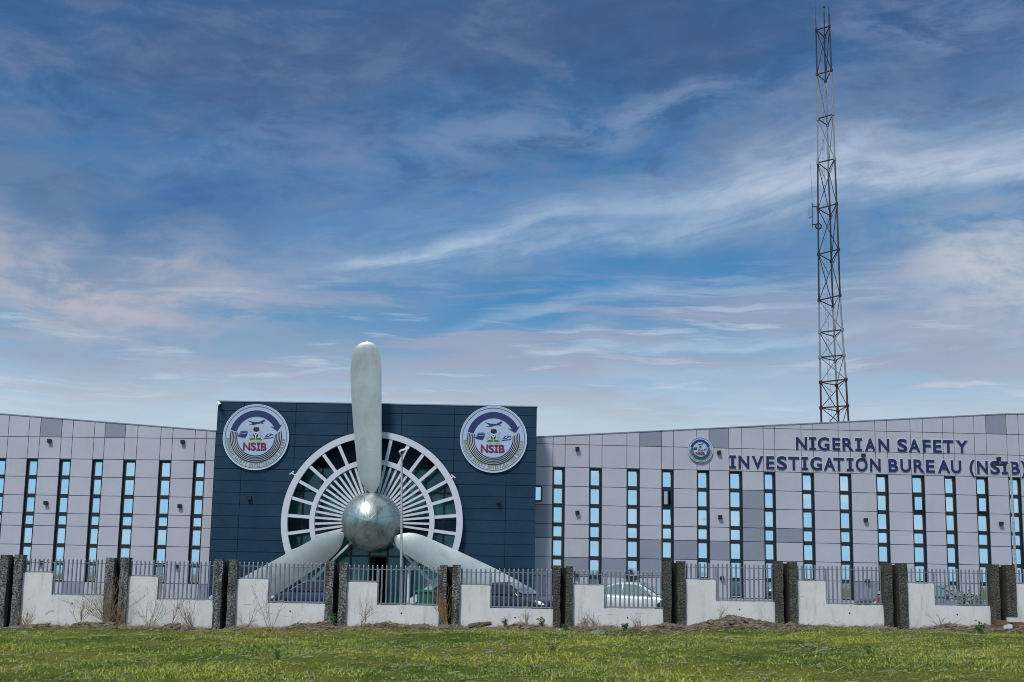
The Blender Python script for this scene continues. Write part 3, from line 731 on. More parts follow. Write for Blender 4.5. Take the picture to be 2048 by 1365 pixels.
# side window swung open beside the block
sw = thing('open_window', 'single window swung out of the grey wall right beside the navy block', 'window', at(1072, 1000, YW-.6))
f_ = MB(); p0 = at(1058, 971, YW-.7); p1 = at(1084.5, 1004, YW-.7)
fw = .09
f_.box(p0.x, p1.x, YW-.7, YW-.62, p0.z-fw, p0.z, 'frame'); f_.box(p0.x, p1.x, YW-.7, YW-.62, p1.z, p1.z+fw, 'frame')
f_.box(p0.x, p0.x+fw, YW-.7, YW-.62, p1.z+fw, p0.z-fw, 'frame'); f_.box(p1.x-fw, p1.x, YW-.7, YW-.62, p1.z+fw, p0.z-fw, 'frame')
obj('frame', f_, sw); f_ = MB(); f_.box(p0.x+fw, p1.x-fw, YW-.67, YW-.65, p1.z+fw, p0.z-fw, 'pane'); obj('pane', f_, sw)
f_ = MB(); f_.box(p1.x-.3, p1.x-.24, YW-.62, YW+.02, p0.z-.3, p0.z-.26, 'frame'); f_.box(p1.x-.3, p1.x-.24, YW-.62, YW+.02, p1.z+.26, p1.z+.3, 'frame'); obj('stay', f_, sw)

# ring frame -------------------------------------------------
ring = thing('ring_frame', 'large white double ring with radiating spokes mounted round the entrance', 'ring', (hx, 72.75, hz))
RI = 124*72.7/FPX; WO = 12.5*72.7/FPX; WI = 10*72.7/FPX; RH = 1.5
m_ = MB(); m_.arc(RO-WO, RO, -64, 244, YB-.42, YB-.12, 'ringwhite', c=(hx, hz), n=110); obj('outer_ring', m_, ring)
m_ = MB(); m_.arc(RI-WI, RI, -52, 232, YB-.42, YB-.12, 'ringwhite', c=(hx, hz), n=90); obj('inner_ring', m_, ring)
def spoke(a, r0, r1, wd, nm, y0=YB-.38, y1=YB-.16):
    c, s = math.cos(R_(a)), math.sin(R_(a)); m = MB(); P = []
    for r, q in ((r0, -1), (r1, -1), (r1, 1), (r0, 1)): P.append((hx+r*c-q*wd/2*s, hz+r*s+q*wd/2*c))
    m.poly(P, y0, y1, 'ringwhite'); obj(nm, m, ring)
ANG0 = -8.6+1.6; ST = 12.24
for i in range(-3, 20):
    a = ANG0+ST*i
    if -50 < a < 233: spoke(a, RI-.01, RO-WO+.01, .17, 'outer_spoke')
for i in range(-7, 40):
    a = ANG0+ST/2*i
    if -12 < a < 196 or i in (-6, 38): spoke(a, 1.2, RI-WI+.01, .115, 'inner_spoke', YB-.36, YB-.20)
for s in (-1, 1):
    g1 = R_(-51) ; x = hx+s*(RI-.1)*math.cos(g1); m = MB(); z1 = hz+(RI-.1)*math.sin(g1)
    m.box(x-.06, x+.06, YB-.34, YB-.22, -.3, z1, 'ringwhite'); obj('upright', m, ring)
for s, (px, py) in ((-1, (587, 949)), (1, (903, 956))):
    p = at(px, py, YB-.3); m = MB(); q = Vector((hx, YB-.3, hz)); d = (p-q).normalized()
    m.tube(q+d*(RO-.02), p+d*.12, .035, .035, 'ringwhite'); m.tube(p+d*.12+Vector((-.12*s, 0, .1)), p+d*.12+Vector((.1*s, 0, -.08)), .04, .04, 'ringwhite'); obj('spotlight_bracket', m, ring)

# propeller -------------------------------------------------
prop = thing('propeller', 'giant brushed steel propeller with three blades on the front of the navy block', 'propeller', (hx, 72.2, hz))
RHB = 59.5*71.6/FPX
pr = [(RHB*.985, .75), (RHB, .3), (RHB, 0), (RHB*.985, -.22), (RHB*.93, -.52), (RHB*.84, -.80), (RHB*.71, -1.03), (RHB*.56, -1.21), (RHB*.40, -1.34), (RHB*.24, -1.44), (RHB*.10, -1.50), (.001, -1.52)]
m_ = MB(); m_.lathe(pr, 'hub', n=64, axis='Y', o=(hx, 72.25, hz)); m_.lathe([(RHB*.985, .75), (.01, .75)], 'hub', n=64, axis='Y', o=(hx, 72.25, hz)); 
for k in range(12):
    g = R_(15+30*k); P_ = [Vector((hx+r_*math.cos(g)*1.001, 72.25+y_-.004, hz+r_*math.sin(g)*1.001)) for r_, y_ in pr[2:-1]]
    for a_, b_ in zip(P_[:-1], P_[1:]): m_.tube(a_, b_, .013, .013, 'hub', n=5, caps=False)
for rr_, yy_ in (pr[4],):
    for k in range(64):
        g0, g1 = 2*math.pi*k/64, 2*math.pi*(k+1)/64; m_.tube((hx+rr_*math.cos(g0), 72.25+yy_-.003, hz+rr_*math.sin(g0)), (hx+rr_*math.cos(g1), 72.25+yy_-.003, hz+rr_*math.sin(g1)), .009, .009, 'hub', n=4, caps=False)
obj('hub', m_, prop)
m_ = MB(); m_.lathe([(1.2, 0), (1.25, 0), (1.25, .9), (.01, .9)], 'mullion', n=40, axis='Y', o=(hx, 72.3, hz)); obj('hub_mount', m_, prop)
ST_ = [(684.5, 733.5, 737.5), (687, 724, 747), (692, 715, 753.5), (700, 709, 758.5), (712, 705, 761.5), (728, 702.3, 763), (745, 701, 763.5), (785, 702, 763.5), (830, 705, 763.5), (868, 708, 763.5), (900, 711, 763.5), (925, 713.5, 763.5), (941, 715.2, 763), (951, 717.3, 762.5), (960, 720, 761.5), (968, 724, 760), (975, 729, 757), (981, 735, 753), (987, 741, 748)]
def blade():
    m = MB(); n = 11; fr = []; bk = []
    for y, xl, xr_ in ST_:
        a = at(xl, y, 71.9); b = at(xr_, y, 71.9); c = (a+b)/2; W = (b.x-a.x)/2; hh = c.z-hz
        tw = R_(11)*(1-hh/9.6)+R_(4); rake = -.012*(hh-4.5)**2*.35
        for i in range(n):
            q = 2*i/(n-1)-1; x = q*W; base = -x*math.sin(tw)*.6-.05+rake
            fr.append((c.x-hx+x, base-.03-min(.09, W*.16)*(1-q*q), hh)); bk.append((c.x-hx+x, base+.035, hh))
    S = len(ST_)
    q4 = [(j*n+i, j*n+i+1, (j+1)*n+i+1, (j+1)*n+i) for j in range(S-1) for i in range(n-1)]
    m.add(fr, q4, 'steel', True); m.add(bk, [f[::-1] for f in q4], 'steel', True)
    rim = [j*n for j in range(S)]+[(S-1)*n+i for i in range(1, n)]+[j*n+n-1 for j in range(S-2, -1, -1)]+[i for i in range(n-2, 0, -1)]
    k = len(rim); V = [fr[i] for i in rim]+[bk[i] for i in rim]
    m.add(V, [(i, (i+1) % k, (i+1) % k+k, i+k) for i in range(k)], 'steel', False)
    # weld seams across the plate
    for jj in (8, 10):
        for i in range(n-1):
            a, b = Vector(fr[jj*n+i]), Vector(fr[jj*n+i+1]); m.tube(a, b, .010, .010, 'steel', n=4, caps=False)
    return m.mesh('blade')
bm_ = blade()
for a, sc in ((0, 1), (117.6, 1.03), (-120.2, 1.03)):
    o = obj('blade', bm_, prop, (hx, 71.9, hz)); o.rotation_euler = (0, -R_(a), 0); o.scale = (sc, 1, sc)

# ================================================================== LOGO DISCS
def ell(cx, cz, rx, rz, n=20, a0=0, a1=360): return [(cx+rx*math.cos(R_(a0+(a1-a0)*i/n)), cz+rz*math.sin(R_(a0+(a1-a0)*i/n))) for i in range(n)]
def logo(name, label, c, Rr, rz, solid=False):
    t = thing(name, label, 'logo sign', c, rz, 'round agency logos on the facade')
    P = lambda mb, pts, k, m: mb.poly([(x*Rr, z*Rr) for x, z in pts], -.10-.012*k, -.10-.012*k+.010, m)
    def A(mb, r0, r1, a0, a1, k, m, c0=(0, 0)): mb.arc(r0*Rr, r1*Rr, a0, a1, -.10-.012*k, -.10-.012*k+.010, m, c=(c0[0]*Rr, c0[1]*Rr), n=max(8, int(abs(a1-a0)/4)))
    def part(nm, mb): return obj(nm, mb, t, c, rz)
    m = MB(); m.poly(ell(0, 0, Rr, Rr, 72), -.10, -.005, 'signwhite'); part('disc', m)
    m = MB(); A(m, .985, 1.0, 0, 360, 1, 'signpale'); A(m, .925, .937, 0, 360, 1, 'signblack'); part('rim_line', m)
    m = MB(); A(m, .61, .80, 26, 166, 1, 'signnavy', (0, .015)); P(m, [(.775, .405), (.647, .195), (.437, .325), (.55, .30), (.69, .34)], 2, 'signnavy'); part('arrow', m)
    m = MB()
    if solid: A(m, .60, .77, 168, 372, 1, 'signgrey', (0, .015))
    for k in range(5):
        r = .585+.047*k
        A(m, r-(.013 if solid else .0145), r+(.013 if solid else .0145), 168, 368+k*1.5, 2, 'signnavy' if solid else 'signblack', (0, .012))
        if not solid and k < 4: A(m, r+.016, r+.031, 168, 368+k*1.5, 1, 'signpale', (0, .012))
    part('stripes', m)
    # abbreviation
    m = MB(); x = -.36
    for ch, wd in (('N', .185), ('S', .145), ('I', .095), ('B', .155)):
        for kk, grow, mt in ((2, .010, 'signblack'), (3, 0, 'signred')):
            put_letter(m, ch, lambda u, v: ((x-grow+u*(wd+2*grow))*Rr, (-.395-grow+v*(.22+2*grow))*Rr), mt, -.10-.012*kk, -.10-.012*kk+.010, .012)
        x += wd+.036
    part('abbreviation', m)
    # circular text
    m = MB(); txt = 'NIGERIAN SAFETY INVESTIGATION BUREAU'
    wds = [(.45 if ch == ' ' else .28 if ch == 'I' else max(.5, min(.86, glyph(ch, .02)[2]*.92))) for ch in txt]; tot = sum(wds)+.22*(len(txt)-1)
    pos = 0; hgt = .10
    for ch, wd in zip(txt, wds):
        if ch != ' ':
            a_w = 175./tot; mid = 182.5+a_w*(pos+wd/2); half = a_w*wd/2
            def fn(u, v):
                a = R_(mid+(u*2-1)*half); r = .895-v*hgt; return (r*math.cos(a)*Rr, r*math.sin(a)*Rr)
            put_letter(m, ch, fn, 'signolive', -.112, -.102, .045, serif=False) if ch != 'I' else m.poly([fn(0, 0), fn(1, 0), fn(1, 1), fn(0, 1)], -.112, -.102, 'signolive')
        pos += wd+.22
    part('ring_lettering', m)
    q = lambda l: [((a-750)/595, (680-b)/595) for a, b in l]
    m = MB()   # airliner
    P(m, q([(905, 365), (880, 362), (800, 405), (760, 410), (690, 405), (590, 380), (600, 390), (660, 420), (668, 450), (615, 452), (625, 458), (700, 460), (760, 440), (790, 435), (835, 428), (885, 445), (870, 428), (850, 415), (895, 390)]), 1, 'signnavy'); part('airliner', m)
    m = MB()   # ship
    P(m, q([(415, 655), (470, 628), (600, 615), (590, 640), (560, 700), (520, 697), (440, 680)]), 1, 'signnavy')
    P(m, q([(440, 618), (470, 600), (520, 588), (600, 585), (604, 600), (540, 604), (480, 618)]), 1, 'signnavy')
    P(m, q([(455, 590), (480, 575), (560, 565), (600, 578), (520, 580)]), 1, 'signnavy'); part('ship', m)
    m = MB()   # train
    P(m, q([(910, 670), (945, 630), (985, 612), (1045, 620), (1075, 640), (1030, 640), (1000, 650), (980, 670)]), 1, 'signnavy')
    P(m, q([(915, 688), (1000, 682), (1076, 668), (1050, 690), (960, 702), (880, 716)]), 1, 'signnavy')
    P(m, q([(955, 652), (975, 632), (1000, 628), (985, 650)]), 2, 'signpale'); part('train', m)
    m = MB()   # coat of arms: eagle, shield with a forked stripe, two horses, green mound
    P(m, q([(750, 495), (770, 505), (790, 500), (808, 540), (800, 570), (775, 575), (750, 590), (725, 575), (703, 570), (697, 540), (712, 500), (735, 505)]), 1, 'signblack')
    P(m, q([(742, 520), (750, 508), (758, 520), (750, 545)]), 2, 'signred')
    P(m, q([(732, 592), (768, 592), (765, 604), (735, 604)]), 1, 'signpale')
    P(m, q([(700, 612), (790, 612), (785, 660), (765, 695), (745, 705), (722, 695), (704, 660)]), 1, 'signblack')
    P(m, q([(705, 612), (722, 612), (745, 640), (768, 612), (785, 612), (752, 655), (752, 708), (738, 708), (738, 655)]), 2, 'signpale')
    for s in (-1, 1):
        f = lambda l: [((s*a)/595, (680-b)/595) for a, b in l]
        P(m, f([(60, 640), (75, 590), (88, 560), (100, 545), (120, 560), (118, 580), (104, 575), (98, 600), (110, 640), (130, 680), (120, 690), (95, 655), (85, 690), (70, 692), (78, 650)]), 1, 'signgrey')
    P(m, q([(628, 712), (680, 695), (750, 700), (820, 695), (862, 712), (850, 740), (750, 722), (650, 740)]), 1, 'signgreen')
    P(m, q([(650, 742), (750, 724), (850, 742), (830, 756), (750, 748), (670, 756)]), 1, 'signyellow'); part('coat_of_arms', m)
    return t
logo('round_logo', 'large round agency logo high on the navy block left of the upright blade', at(512.5, 875, YB-.02), 66*YB/FPX, 0)
logo('round_logo', 'large round agency logo high on the navy block right of the upright blade', at(987, 879, YB-.02), 67*YB/FPX, 0)
u, z = wuz(WR, 1399.5, 900.5); logo('round_logo', 'small round agency logo on the grey wall before the long lettering', wpt(WR, u, -.07, z), 25*76.2/FPX, WR['yaw'], True)

# ================================================================== LETTERING
L7 = lambda v: 1400+v/3.25
L8 = lambda v: 1700+v/3.25
line1 = [('N', L7(620), L7(693)), ('I', L7(706), L7(752)), ('G', L7(762), L7(838)), ('E', L7(857), L7(908)), ('R', L7(922), L7(994)), ('I', L7(1005), L7(1050)), ('A', L8(92), L8(163)), ('N', L8(180), L8(251)),
         ('S', L8(303), L8(368)), ('A', L8(376), L8(452)), ('F', L8(467), L8(520)), ('E', L8(535), L8(590)), ('T', L8(599), L8(668)), ('Y', L8(684), L8(760))]
line2 = [('I', L7(187), L7(232)), ('N', L7(247), L7(318)), ('V', L7(333), L7(408)), ('E', L7(427), L7(480)), ('S', L7(496), L7(562)), ('T', L7(571), L7(642)), ('I', L7(655), L7(700)), ('G', L7(713), L7(789)), ('A', L7(800), L7(875)), ('T', L7(864), L7(934)), ('I', L7(949), L7(994)), ('O', L7(1007), L7(1086)), ('N', L8(125), L8(195)),
         ('B', L8(245), L8(308)), ('U', L8(322), L8(392)), ('R', L8(408), L8(478)), ('E', L8(488), L8(545)), ('A', L8(565), L8(645)), ('U', L8(650), L8(718)), ('(', L8(770), L8(806)), ('N', L8(820), L8(890)), ('S', L8(905), L8(968)), ('I', L8(978), L8(1022)), ('B', L8(1036), L8(1097)), (')', L8(1104), L8(1138))]
sg = thing('wall_lettering', 'navy capital letters spelling the bureau name on the grey wall', 'lettering', wpt(WR, wuz(WR, 1760, 930)[0], -.1, wuz(WR, 1760, 930)[1]))
def hline(x, a, b, x0, x1): return a+(b-a)*(x-x0)/(x1-x0)
for ln, (xa, xb), (t0, t1), (b0, b1) in ((line1, (1590, 1934), (874.5, 881.5), (900, 907.5)), (line2, (1456, 2050), (911.5, 924), (937, 950.5))):
    zt_ = .5*(wuz(WR, xa, t0)[1]+wuz(WR, xb, t1)[1]); zb_ = .5*(wuz(WR, xa, b0)[1]+wuz(WR, xb, b1)[1])
    s0 = [wuz(WR, xa, t0)[1], wuz(WR, xb, t1)[1]]; ua, ub = wuz(WR, xa, t0)[0], wuz(WR, xb, t1)[0]
    for ch, x0, x1 in ln:
        u0 = wuz(WR, x0, .5*(t0+b0))[0]; u1 = wuz(WR, x1, .5*(t0+b0))[0]
        k = (u0-ua)/(ub-ua); dz = (s0[0]+(s0[1]-s0[0])*k)-zt_; dz *= .6
        zlo, zhi = zb_+dz, zt_+dz
        if ch in '()': zlo -= .2; zhi += .06
        if ch in 'SGO': zlo -= .015; zhi += .015
        m = MB(); put_letter(m, ch, lambda a, b: (u0+a*(u1-u0), zlo+b*(zhi-zlo)), 'letter', -.105, -.085, .026)
        lo = obj('letter', m, sg, W['o'] if False else WR['o'], WR['yaw'])
        m = MB(); e = .03; put_letter(m, ch, lambda a, b: (u0-e+a*(u1-u0+2*e), zlo-e+b*(zhi-zlo+2*e)), 'letteredge', -.083, -.062, .028)
        obj('letter_backing', m, lo, WR['o'], WR['yaw'])

# ================================================================== WALL LIGHTS, CAMERA
def light_mesh():
    m = MB(); m.box(-.10, .10, -.20, -.02, -.10, .08, 'black'); m.box(-.07, .07, -.02, .0, -.06, .06, 'black'); m.box(-.085, .085, -.185, -.03, -.125, -.10, 'black'); me = m.mesh('wall_light'); return me
lm = light_mesh(); GL = 'black box lights on the facade'
def wlight(W, px, py, lab):
    if W is None: p = at(px, py, YB-.0); rz = 0
    else: u, z = wuz(W, px, py); p = wpt(W, u, -.06, z); rz = W['yaw']
    tag(obj('wall_light', lm, None, p, rz), lab, 'wall light', GL)
for nm, W, cols in (('left', WL, [((101, 882), (94, 1006), (84, 1125)), ((367, 884), (361, 1012), (356, 1131))]),
                    ('right', WR, [((1154, 898), (1154, 1025), (1152, 1149)), ((1437, 905), (1439, 1034), (1443, 1156)), ((1725, 911), (1729.5, 1040), (1733, 1162)), ((1995, 918), (2000, 1047))])):
    if nm == 'left': wh = ['towards the far left end of the left wing', 'on the left wing close to the navy block']
    else: wh = ['on the right wing next to the navy block', 'on the right wing near the small round logo', 'on the right wing about the letter O of the sign', 'at the far right end of the right wing']
    for cc, ww in zip(cols, wh):
        for (x, y), rr in zip(cc, ('upper', 'middle', 'lowest')): wlight(W, x, y, f'{rr} small black box light {ww}')
wlight(None, 499.5, 996, 'small black box light on the navy block under the left round logo')
wlight(None, 997, 1003, 'small black box light on the navy block under the right round logo')
sc = thing('security_camera', 'small white security camera at the top left corner of the navy block', 'security camera', at(437, 806, YB))
m = MB(); a = at(435, 803.5, YB-.02); b = at(440.5, 811, YB-.35); m.tube(a, a+(b-a)*.35, .03, .03, 'capwhite'); obj('bracket', m, sc)
m = MB(); m.tube(a+(b-a)*.3, b, .085, .085, 'capwhite', n=12); m.tube(b, b+(b-a).normalized()*.04, .09, .09, 'black', n=12); obj('housing', m, sc)

# ================================================================== RADIO MAST
YM = 112.
mast = thing('radio_mast', 'tall three legged lattice radio mast rising behind the right wing', 'mast', at(1670, 1200, YM))
# levels along the three legs: px left x, y ; right x, y
lv = [(1632, 60, 1659, 53, 75, 1649), (1634, 149.5, 1663, 141, 163, 1651), (1635, 238, 1666.5, 229, 251, 1655), (1635.5, 326, 1669.5, 318, 342, 1656.5), (1636, 418, 1673.5, 408, 432, 1660.5), (1637, 509, 1677, 499, 523, 1662.5),
      (1638, 601, 1680, 591, 614, 1666), (1639, 665, 1684.5, 660, 673.5, 1668.5), (1640, 715, 1688, 710.5, 722, 1670.5), (1641, 765, 1692, 759, 771, 1673), (1642, 816, 1695, 812, 823, 1676), (1643, 866, 1698.5, 862, 873, 1679), (1644, 930, 1702, 926, 938, 1682), (1646, 1010, 1707, 1007, 1018, 1686), (1648, 1100, 1713, 1097, 1108, 1690), (1650, 1190, 1718, 1187, 1196, 1694)]
legA = []; legB = []; legC = []
for lx, ly, rx, ry, my, mx_ in lv:
    a = at(lx, ly, YM); b = at(rx, ry, YM); wdt = b.x-a.x; d = .87*wdt
    c = at(mx_, my, YM+d*.9); legA.append(a); legB.append(b); legC.append(c)
bandm = lambda i: 'mastdark' if (i < 1 or 3 <= i < 6) else ('mastgrey' if i < 9 else 'rust')
TR = .068
for nm, L in (('leg', legA), ('leg', legB), ('leg', legC)):
    m = MB()
    for i in range(len(L)-1): 
        r = TR*(.9+.5*i/len(L))
        m.tube(L[i], L[i+1], r, r, bandm(i), n=8)
        m.tube(L[i]-Vector((0, 0, .12)), L[i]+Vector((0, 0, .12)), r*1.8, r*1.8, bandm(max(0, i-(1 if i in (1, 3, 6) else 0))), n=8)
    obj(nm, m, mast)
dgn = MB()
for i in range(len(legA)):
    m = MB()
    for P, Q in ((legA, legB), (legB, legC), (legC, legA)):
        mm = 'mastdark' if i < 9 else 'rust'
        m.tube(P[i], Q[i], .062 if P is legA else .045, .062 if P is legA else .045, mm, n=6)
        if i < len(legA)-1:
            k = (i % 2 == 0)
            A_, B_ = (P[i], Q[i+1]) if k else (Q[i], P[i+1])
            dgn.tube(A_, B_, .036, .036, bandm(i), n=6)
            if P is legC or i >= 6 or True:
                A_, B_ = (Q[i], P[i+1]) if k else (P[i], Q[i+1])
                if P is legA: dgn.tube(A_, (Vector(A_)+Vector(B_))/2, .022, .022, bandm(i), n=6)
    obj('horizontal_brace', m, mast)
obj('diagonal_brace', dgn, mast)
# ladder
m = MB(); 
for i in range(len(legA)-1):
    for s in (.45, .62):
        p = legA[i].lerp(legC[i], s); q = legA[i+1].lerp(legC[i+1], s); m.tube(p, q, .010, .010, 'mastgrey', n=4)
    for j in range(5):
        t = j/5; p = legA[i].lerp(legC[i], .45).lerp(legA[i+1].lerp(legC[i+1], .45), t); q = legA[i].lerp(legC[i], .62).lerp(legA[i+1].lerp(legC[i+1], .62), t); m.tube(p, q, .014, .014, 'mastgrey', n=4)
obj('ladder', m, mast)
m = MB(); m.tube(legC[0], at(1648, 22, YM), .045, .035, 'mastdark'); m.tube(at(1648, 16, YM), at(1648, 12, YM), .11, .08, 'mastdark', n=10); m.tube(at(1648, 12, YM), at(1648, 6, YM), .02, .01, 'mastdark'); obj('beacon', m, mast)
m = MB(); m.tube(legA[0], at(1631.5, 36, YM), .04, .03, 'mastdark'); m.tube(at(1631.5, 36, YM), at(1629, -14, YM), .014, .008, 'mastdark', n=5); obj('whip_aerial', m, mast)
m = MB(); m.tube(legB[0], at(1658, 28, YM), .07, .06, 'mastdark'); m.tube(at(1658, 28, YM), at(1657.5, 14, YM), .035, .03, 'mastdark'); obj('aerial_stub', m, mast)
m = MB(); m.tube(at(1625, 455, YM), at(1624.5, 406, YM), .035, .035, 'mastdark'); m.tube(at(1624.5, 406, YM), at(1621, 327, YM), .014, .008, 'mastdark', n=5)
m.tube(at(1625, 413, YM), at(1637, 414, YM), .045, .045, 'mastdark'); m.tube(at(1625, 449, YM), at(1637, 450, YM), .045, .045, 'mastdark'); m.lathe([(.22, -.05), (.30, 0), (.22, .05), (.18, 0), (.22, -.05)], 'mastdark', n=16, axis='Y', o=at(1637, 453, YM)); obj('side_aerial', m, mast)
m = MB(); a = at(1619.5, 415, YM); b = at(1617.5, 438, YM)
for k in range(5): m.tube(a+Vector((-.1+.05*k, 0, 0)), b+Vector((-.1+.05*k, 0, 0)), .008, .008, 'mastgrey', n=4)
m.tube(at(1625, 433, YM), at(1618, 436, YM), .03, .03, 'mastdark'); obj('grid_panel', m, mast)

# ================================================================== FENCE
YF = 47.
fence = thing('perimeter_fence', 'boundary fence of stepped pale walls, dark aggregate pillars and grey tube railings', 'fence', (0, YF, 0))
posts = [(-222, -180, 1107, 1246), (0, 46, 1110, 1248), (212, 257, 1115.5, 1252), (429.5, 474, 1119.5, 1243), (652, 694, 1124.5, 1246), (878.5, 919.5, 1130, 1250), (1106, 1145.5, 1132, 1249), (1325.5, 1370, 1122.5, 1250), (1548, 1593, 1124, 1252), (1765, 1812, 1126.5, 1252), (1977.5, 2028, 1130, 1250), (2205, 2248, 1132, 1252)]
bays = [(105, 1144, 1190, 1113), (105, 1147, 1192.5, 1117), (316, 1155, 1202, 1121), (537, 1160, 1208, 1125), (755, 1166, 1212, 1131), (981, 1172, 1218.5, 1137), (1208, 1172, 1219, 1141), (1431, 1161, 1205, 1127), (1651, 1164, 1211, 1131), (1867, 1168.5, 1213, 1137), (2092, 1170, 1216, 1140)]
bays[0] = (-115, 1142, 1188, 1112)
pw = []
for i, (a, b, t, bs) in enumerate(posts):
    p0 = at(a, (t+bs)/2, YF); p1 = at(b, (t+bs)/2, YF); zt_ = at((a+b)/2, t, YF).z; zb_ = at((a+b)/2, bs, YF).z-.35
    W = p1.x-p0.x; fw = W*.36; xm = (p0.x+p1.x)/2; pw.append((p0.x, p1.x))
    m = MB(); jt = lambda: random.uniform(-.012, .012)
    for s in (-1, 1):
        x0, x1 = (p0.x, p0.x+fw) if s < 0 else (p1.x-fw, p1.x)
        n = 10
        # slightly uneven precast fin
        for k in range(n):
            za = zb_+(zt_-zb_)*k/n; zb2 = zb_+(zt_-zb_)*(k+1)/n
        prof = [(x0+jt(), YF-.22+jt(), x1+jt(), YF+.22) for _ in range(n+1)]
        vs = []
        for k in range(n+1):
            z = zb_+(zt_-zb_)*k/n+(jt() if k == n else 0); q = prof[k]
            vs += [(q[0], q[1], z), (q[2], q[1], z), (q[2], q[3], z), (q[0], q[3], z)]
        fs = [(4*k+e, 4*k+(e+1) % 4, 4*k+4+(e+1) % 4, 4*k+4+e) for k in range(n) for e in range(4)]+[(0, 3, 2, 1), (4*n, 4*n+1, 4*n+2, 4*n+3)]
        m.add(vs, fs, 'oldpebble' if i >= 7 or i == 6 else 'pebble')
    m.box(p0.x+fw-.01, p1.x-fw+.01, YF+.13, YF+.18, zb_, zt_-.06, 'slot')  # dark strip standing in for the shade between the fins
    me = m.mesh('pillar'); obj('pillar', me, fence)
railm = []
for i, (xs_, yt, yl, yp) in enumerate(bays):
    xa = pw[i][1]; xb = pw[i+1][0]; pa, pb = posts[i][1], posts[i+1][0]
    zb_ = min(at(pa, posts[i][3], YF).z, at(pb, posts[i+1][3], YF).z)-.4
    xm = at(xs_, 1180, YF).x
    zh = at((pa+xs_)/2, yt, YF).z; zl = at((xs_+pb)/2, yl, YF).z; zp = at((pa+pb)/2, yp, YF).z
    P = [(xa-.005, zb_), (xb+.005, zb_), (xb+.005, zl), (xm+.03, zl), (xm+.0, zl+.03), (xm, zh-.02), (xm-.02, zh), (xa-.005, zh)]
    m = MB(); m.poly(P, YF-.09, YF+.09, 'wallpaint')
    wo = obj('wall_panel', m, fence)
    m = MB(); m.box(xa, xm-.03, YF-.085, YF+.085, zh+.002, zh+.016, 'capwhite'); m.box(xm+.04, xb, YF-.085, YF+.085, zl+.002, zl+.014, 'capwhite'); obj('coping', m, wo)
    # drain hole
    m = MB(); hxx = xm+(xb-xm)*.4; m.lathe([(.001, YF-.094), (.022, YF-.094), (.03, YF-.091)], 'slot', n=10, axis='Y', o=(hxx, 0, zl-.24-.05*random.random())); obj('weep_hole', m, wo)
    # railing
    m = MB(); n = 20; xs2 = [xa+.06+(xb-xa-.12)*k/(n-1) for k in range(n)]
    for x in xs2:
        lo = zh+.05 if x < xm+.03 else zl+.06
        jx = random.uniform(-.006, .006); r = .029
        m.tube((x, YF, lo), (x+jx, YF, zp-.04), r, r, 'galv', n=8, caps=False); m.tube((x+jx, YF, zp-.04), (x+jx, YF, zp), r, .006, 'galv', n=8)
    ro = obj('railing', m, fence)
    m = MB(); m.tube((xa, YF+.03, zp-.15), (xb, YF+.03, zp-.15), .016, .016, 'galv', n=6); obj('upper_rail', m, ro)
    m = MB(); m.box(xa, xm+.04, YF-.02, YF+.02, zh+.03, zh+.07, 'galv'); m.box(xm+.01, xb, YF-.02, YF+.02, zl+.04, zl+.08, 'galv'); m.box(xm+.0, xm+.045, YF-.021, YF+.021, zl+.08, zp-.12, 'galv')
    for k in range(4):
        x = xm+.1+(xb-xm-.2)*k/3; m.box(x-.02, x+.02, YF-.015, YF+.015, zl-.01, zl+.04, 'galv')
    obj('lower_rail', m, ro)

# ================================================================== LAMP POSTS
lp = thing('lamp_post', 'slim weathered lamp post with flat head standing before the propeller', 'lamp post', (at(803, 1212, 50.5).x, 50.5, gz0(at(803, 1212, 50.5).x)), group='slim lamp posts inside the fence')
a = at(803, 1222, 50.5); a.z = gz0(a.x)-.1; b = at(803.5, 912, 50.5)
m = MB(); m.tube(a, b, .055, .036, 'galvpole', n=10); obj('pole', m, lp)
m = MB(); c = at(808, 905, 50.5); m.tube(b, at(798, 903, 50.5), .03, .03, 'galvpole'); m.tube(b, at(812, 897, 50.5), .03, .03, 'galvpole'); obj('bracket', m, lp)
m = MB(); q0 = at(799, 905, 50.3); q1 = at(818, 897, 50.3)
m.hexa([(q0.x, 50.2, q0.z), (q1.x, 50.2, q1.z-.03), (q1.x, 50.7, q1.z+.05), (q0.x, 50.7, q0.z+.08), (q0.x, 50.2, q0.z+.05), (q1.x, 50.2, q1.z+.02), (q1.x, 50.7, q1.z+.1), (q0.x, 50.7, q0.z+.13)], 'capwhite'); me = m.mesh('lamp_head'); obj('lamp_head', me, lp)
lp = thing('lamp_post', 'slim lamp post with a side arm standing before the last letters', 'lamp post', (at(2030, 1210, 50.5).x, 50.5, gz0(at(2030, 1210, 50.5).x)), group='slim lamp posts inside the fence')
a = at(2031, 1225, 50.5); a.z = gz0(a.x)-.1; b = at(2021, 927, 50.5)
a.x = b.x+.02
m = MB(); m.tube(a, b, .055, .04, 'galvpole', n=10); obj('pole', m, lp)
m = MB(); m.tube(b-Vector((0, 0, .05)), at(2010, 930.5, 50.5), .022, .022, 'galvpole'); obj('arm', m, lp)
m = MB(); q0 = at(1990, 930, 50.5); q1 = at(2011, 931, 50.5); m.box(q0.x, q1.x, 50.35, 50.65, q0.z-.03, q0.z+.02, 'black'); obj('lamp_head', m, lp)

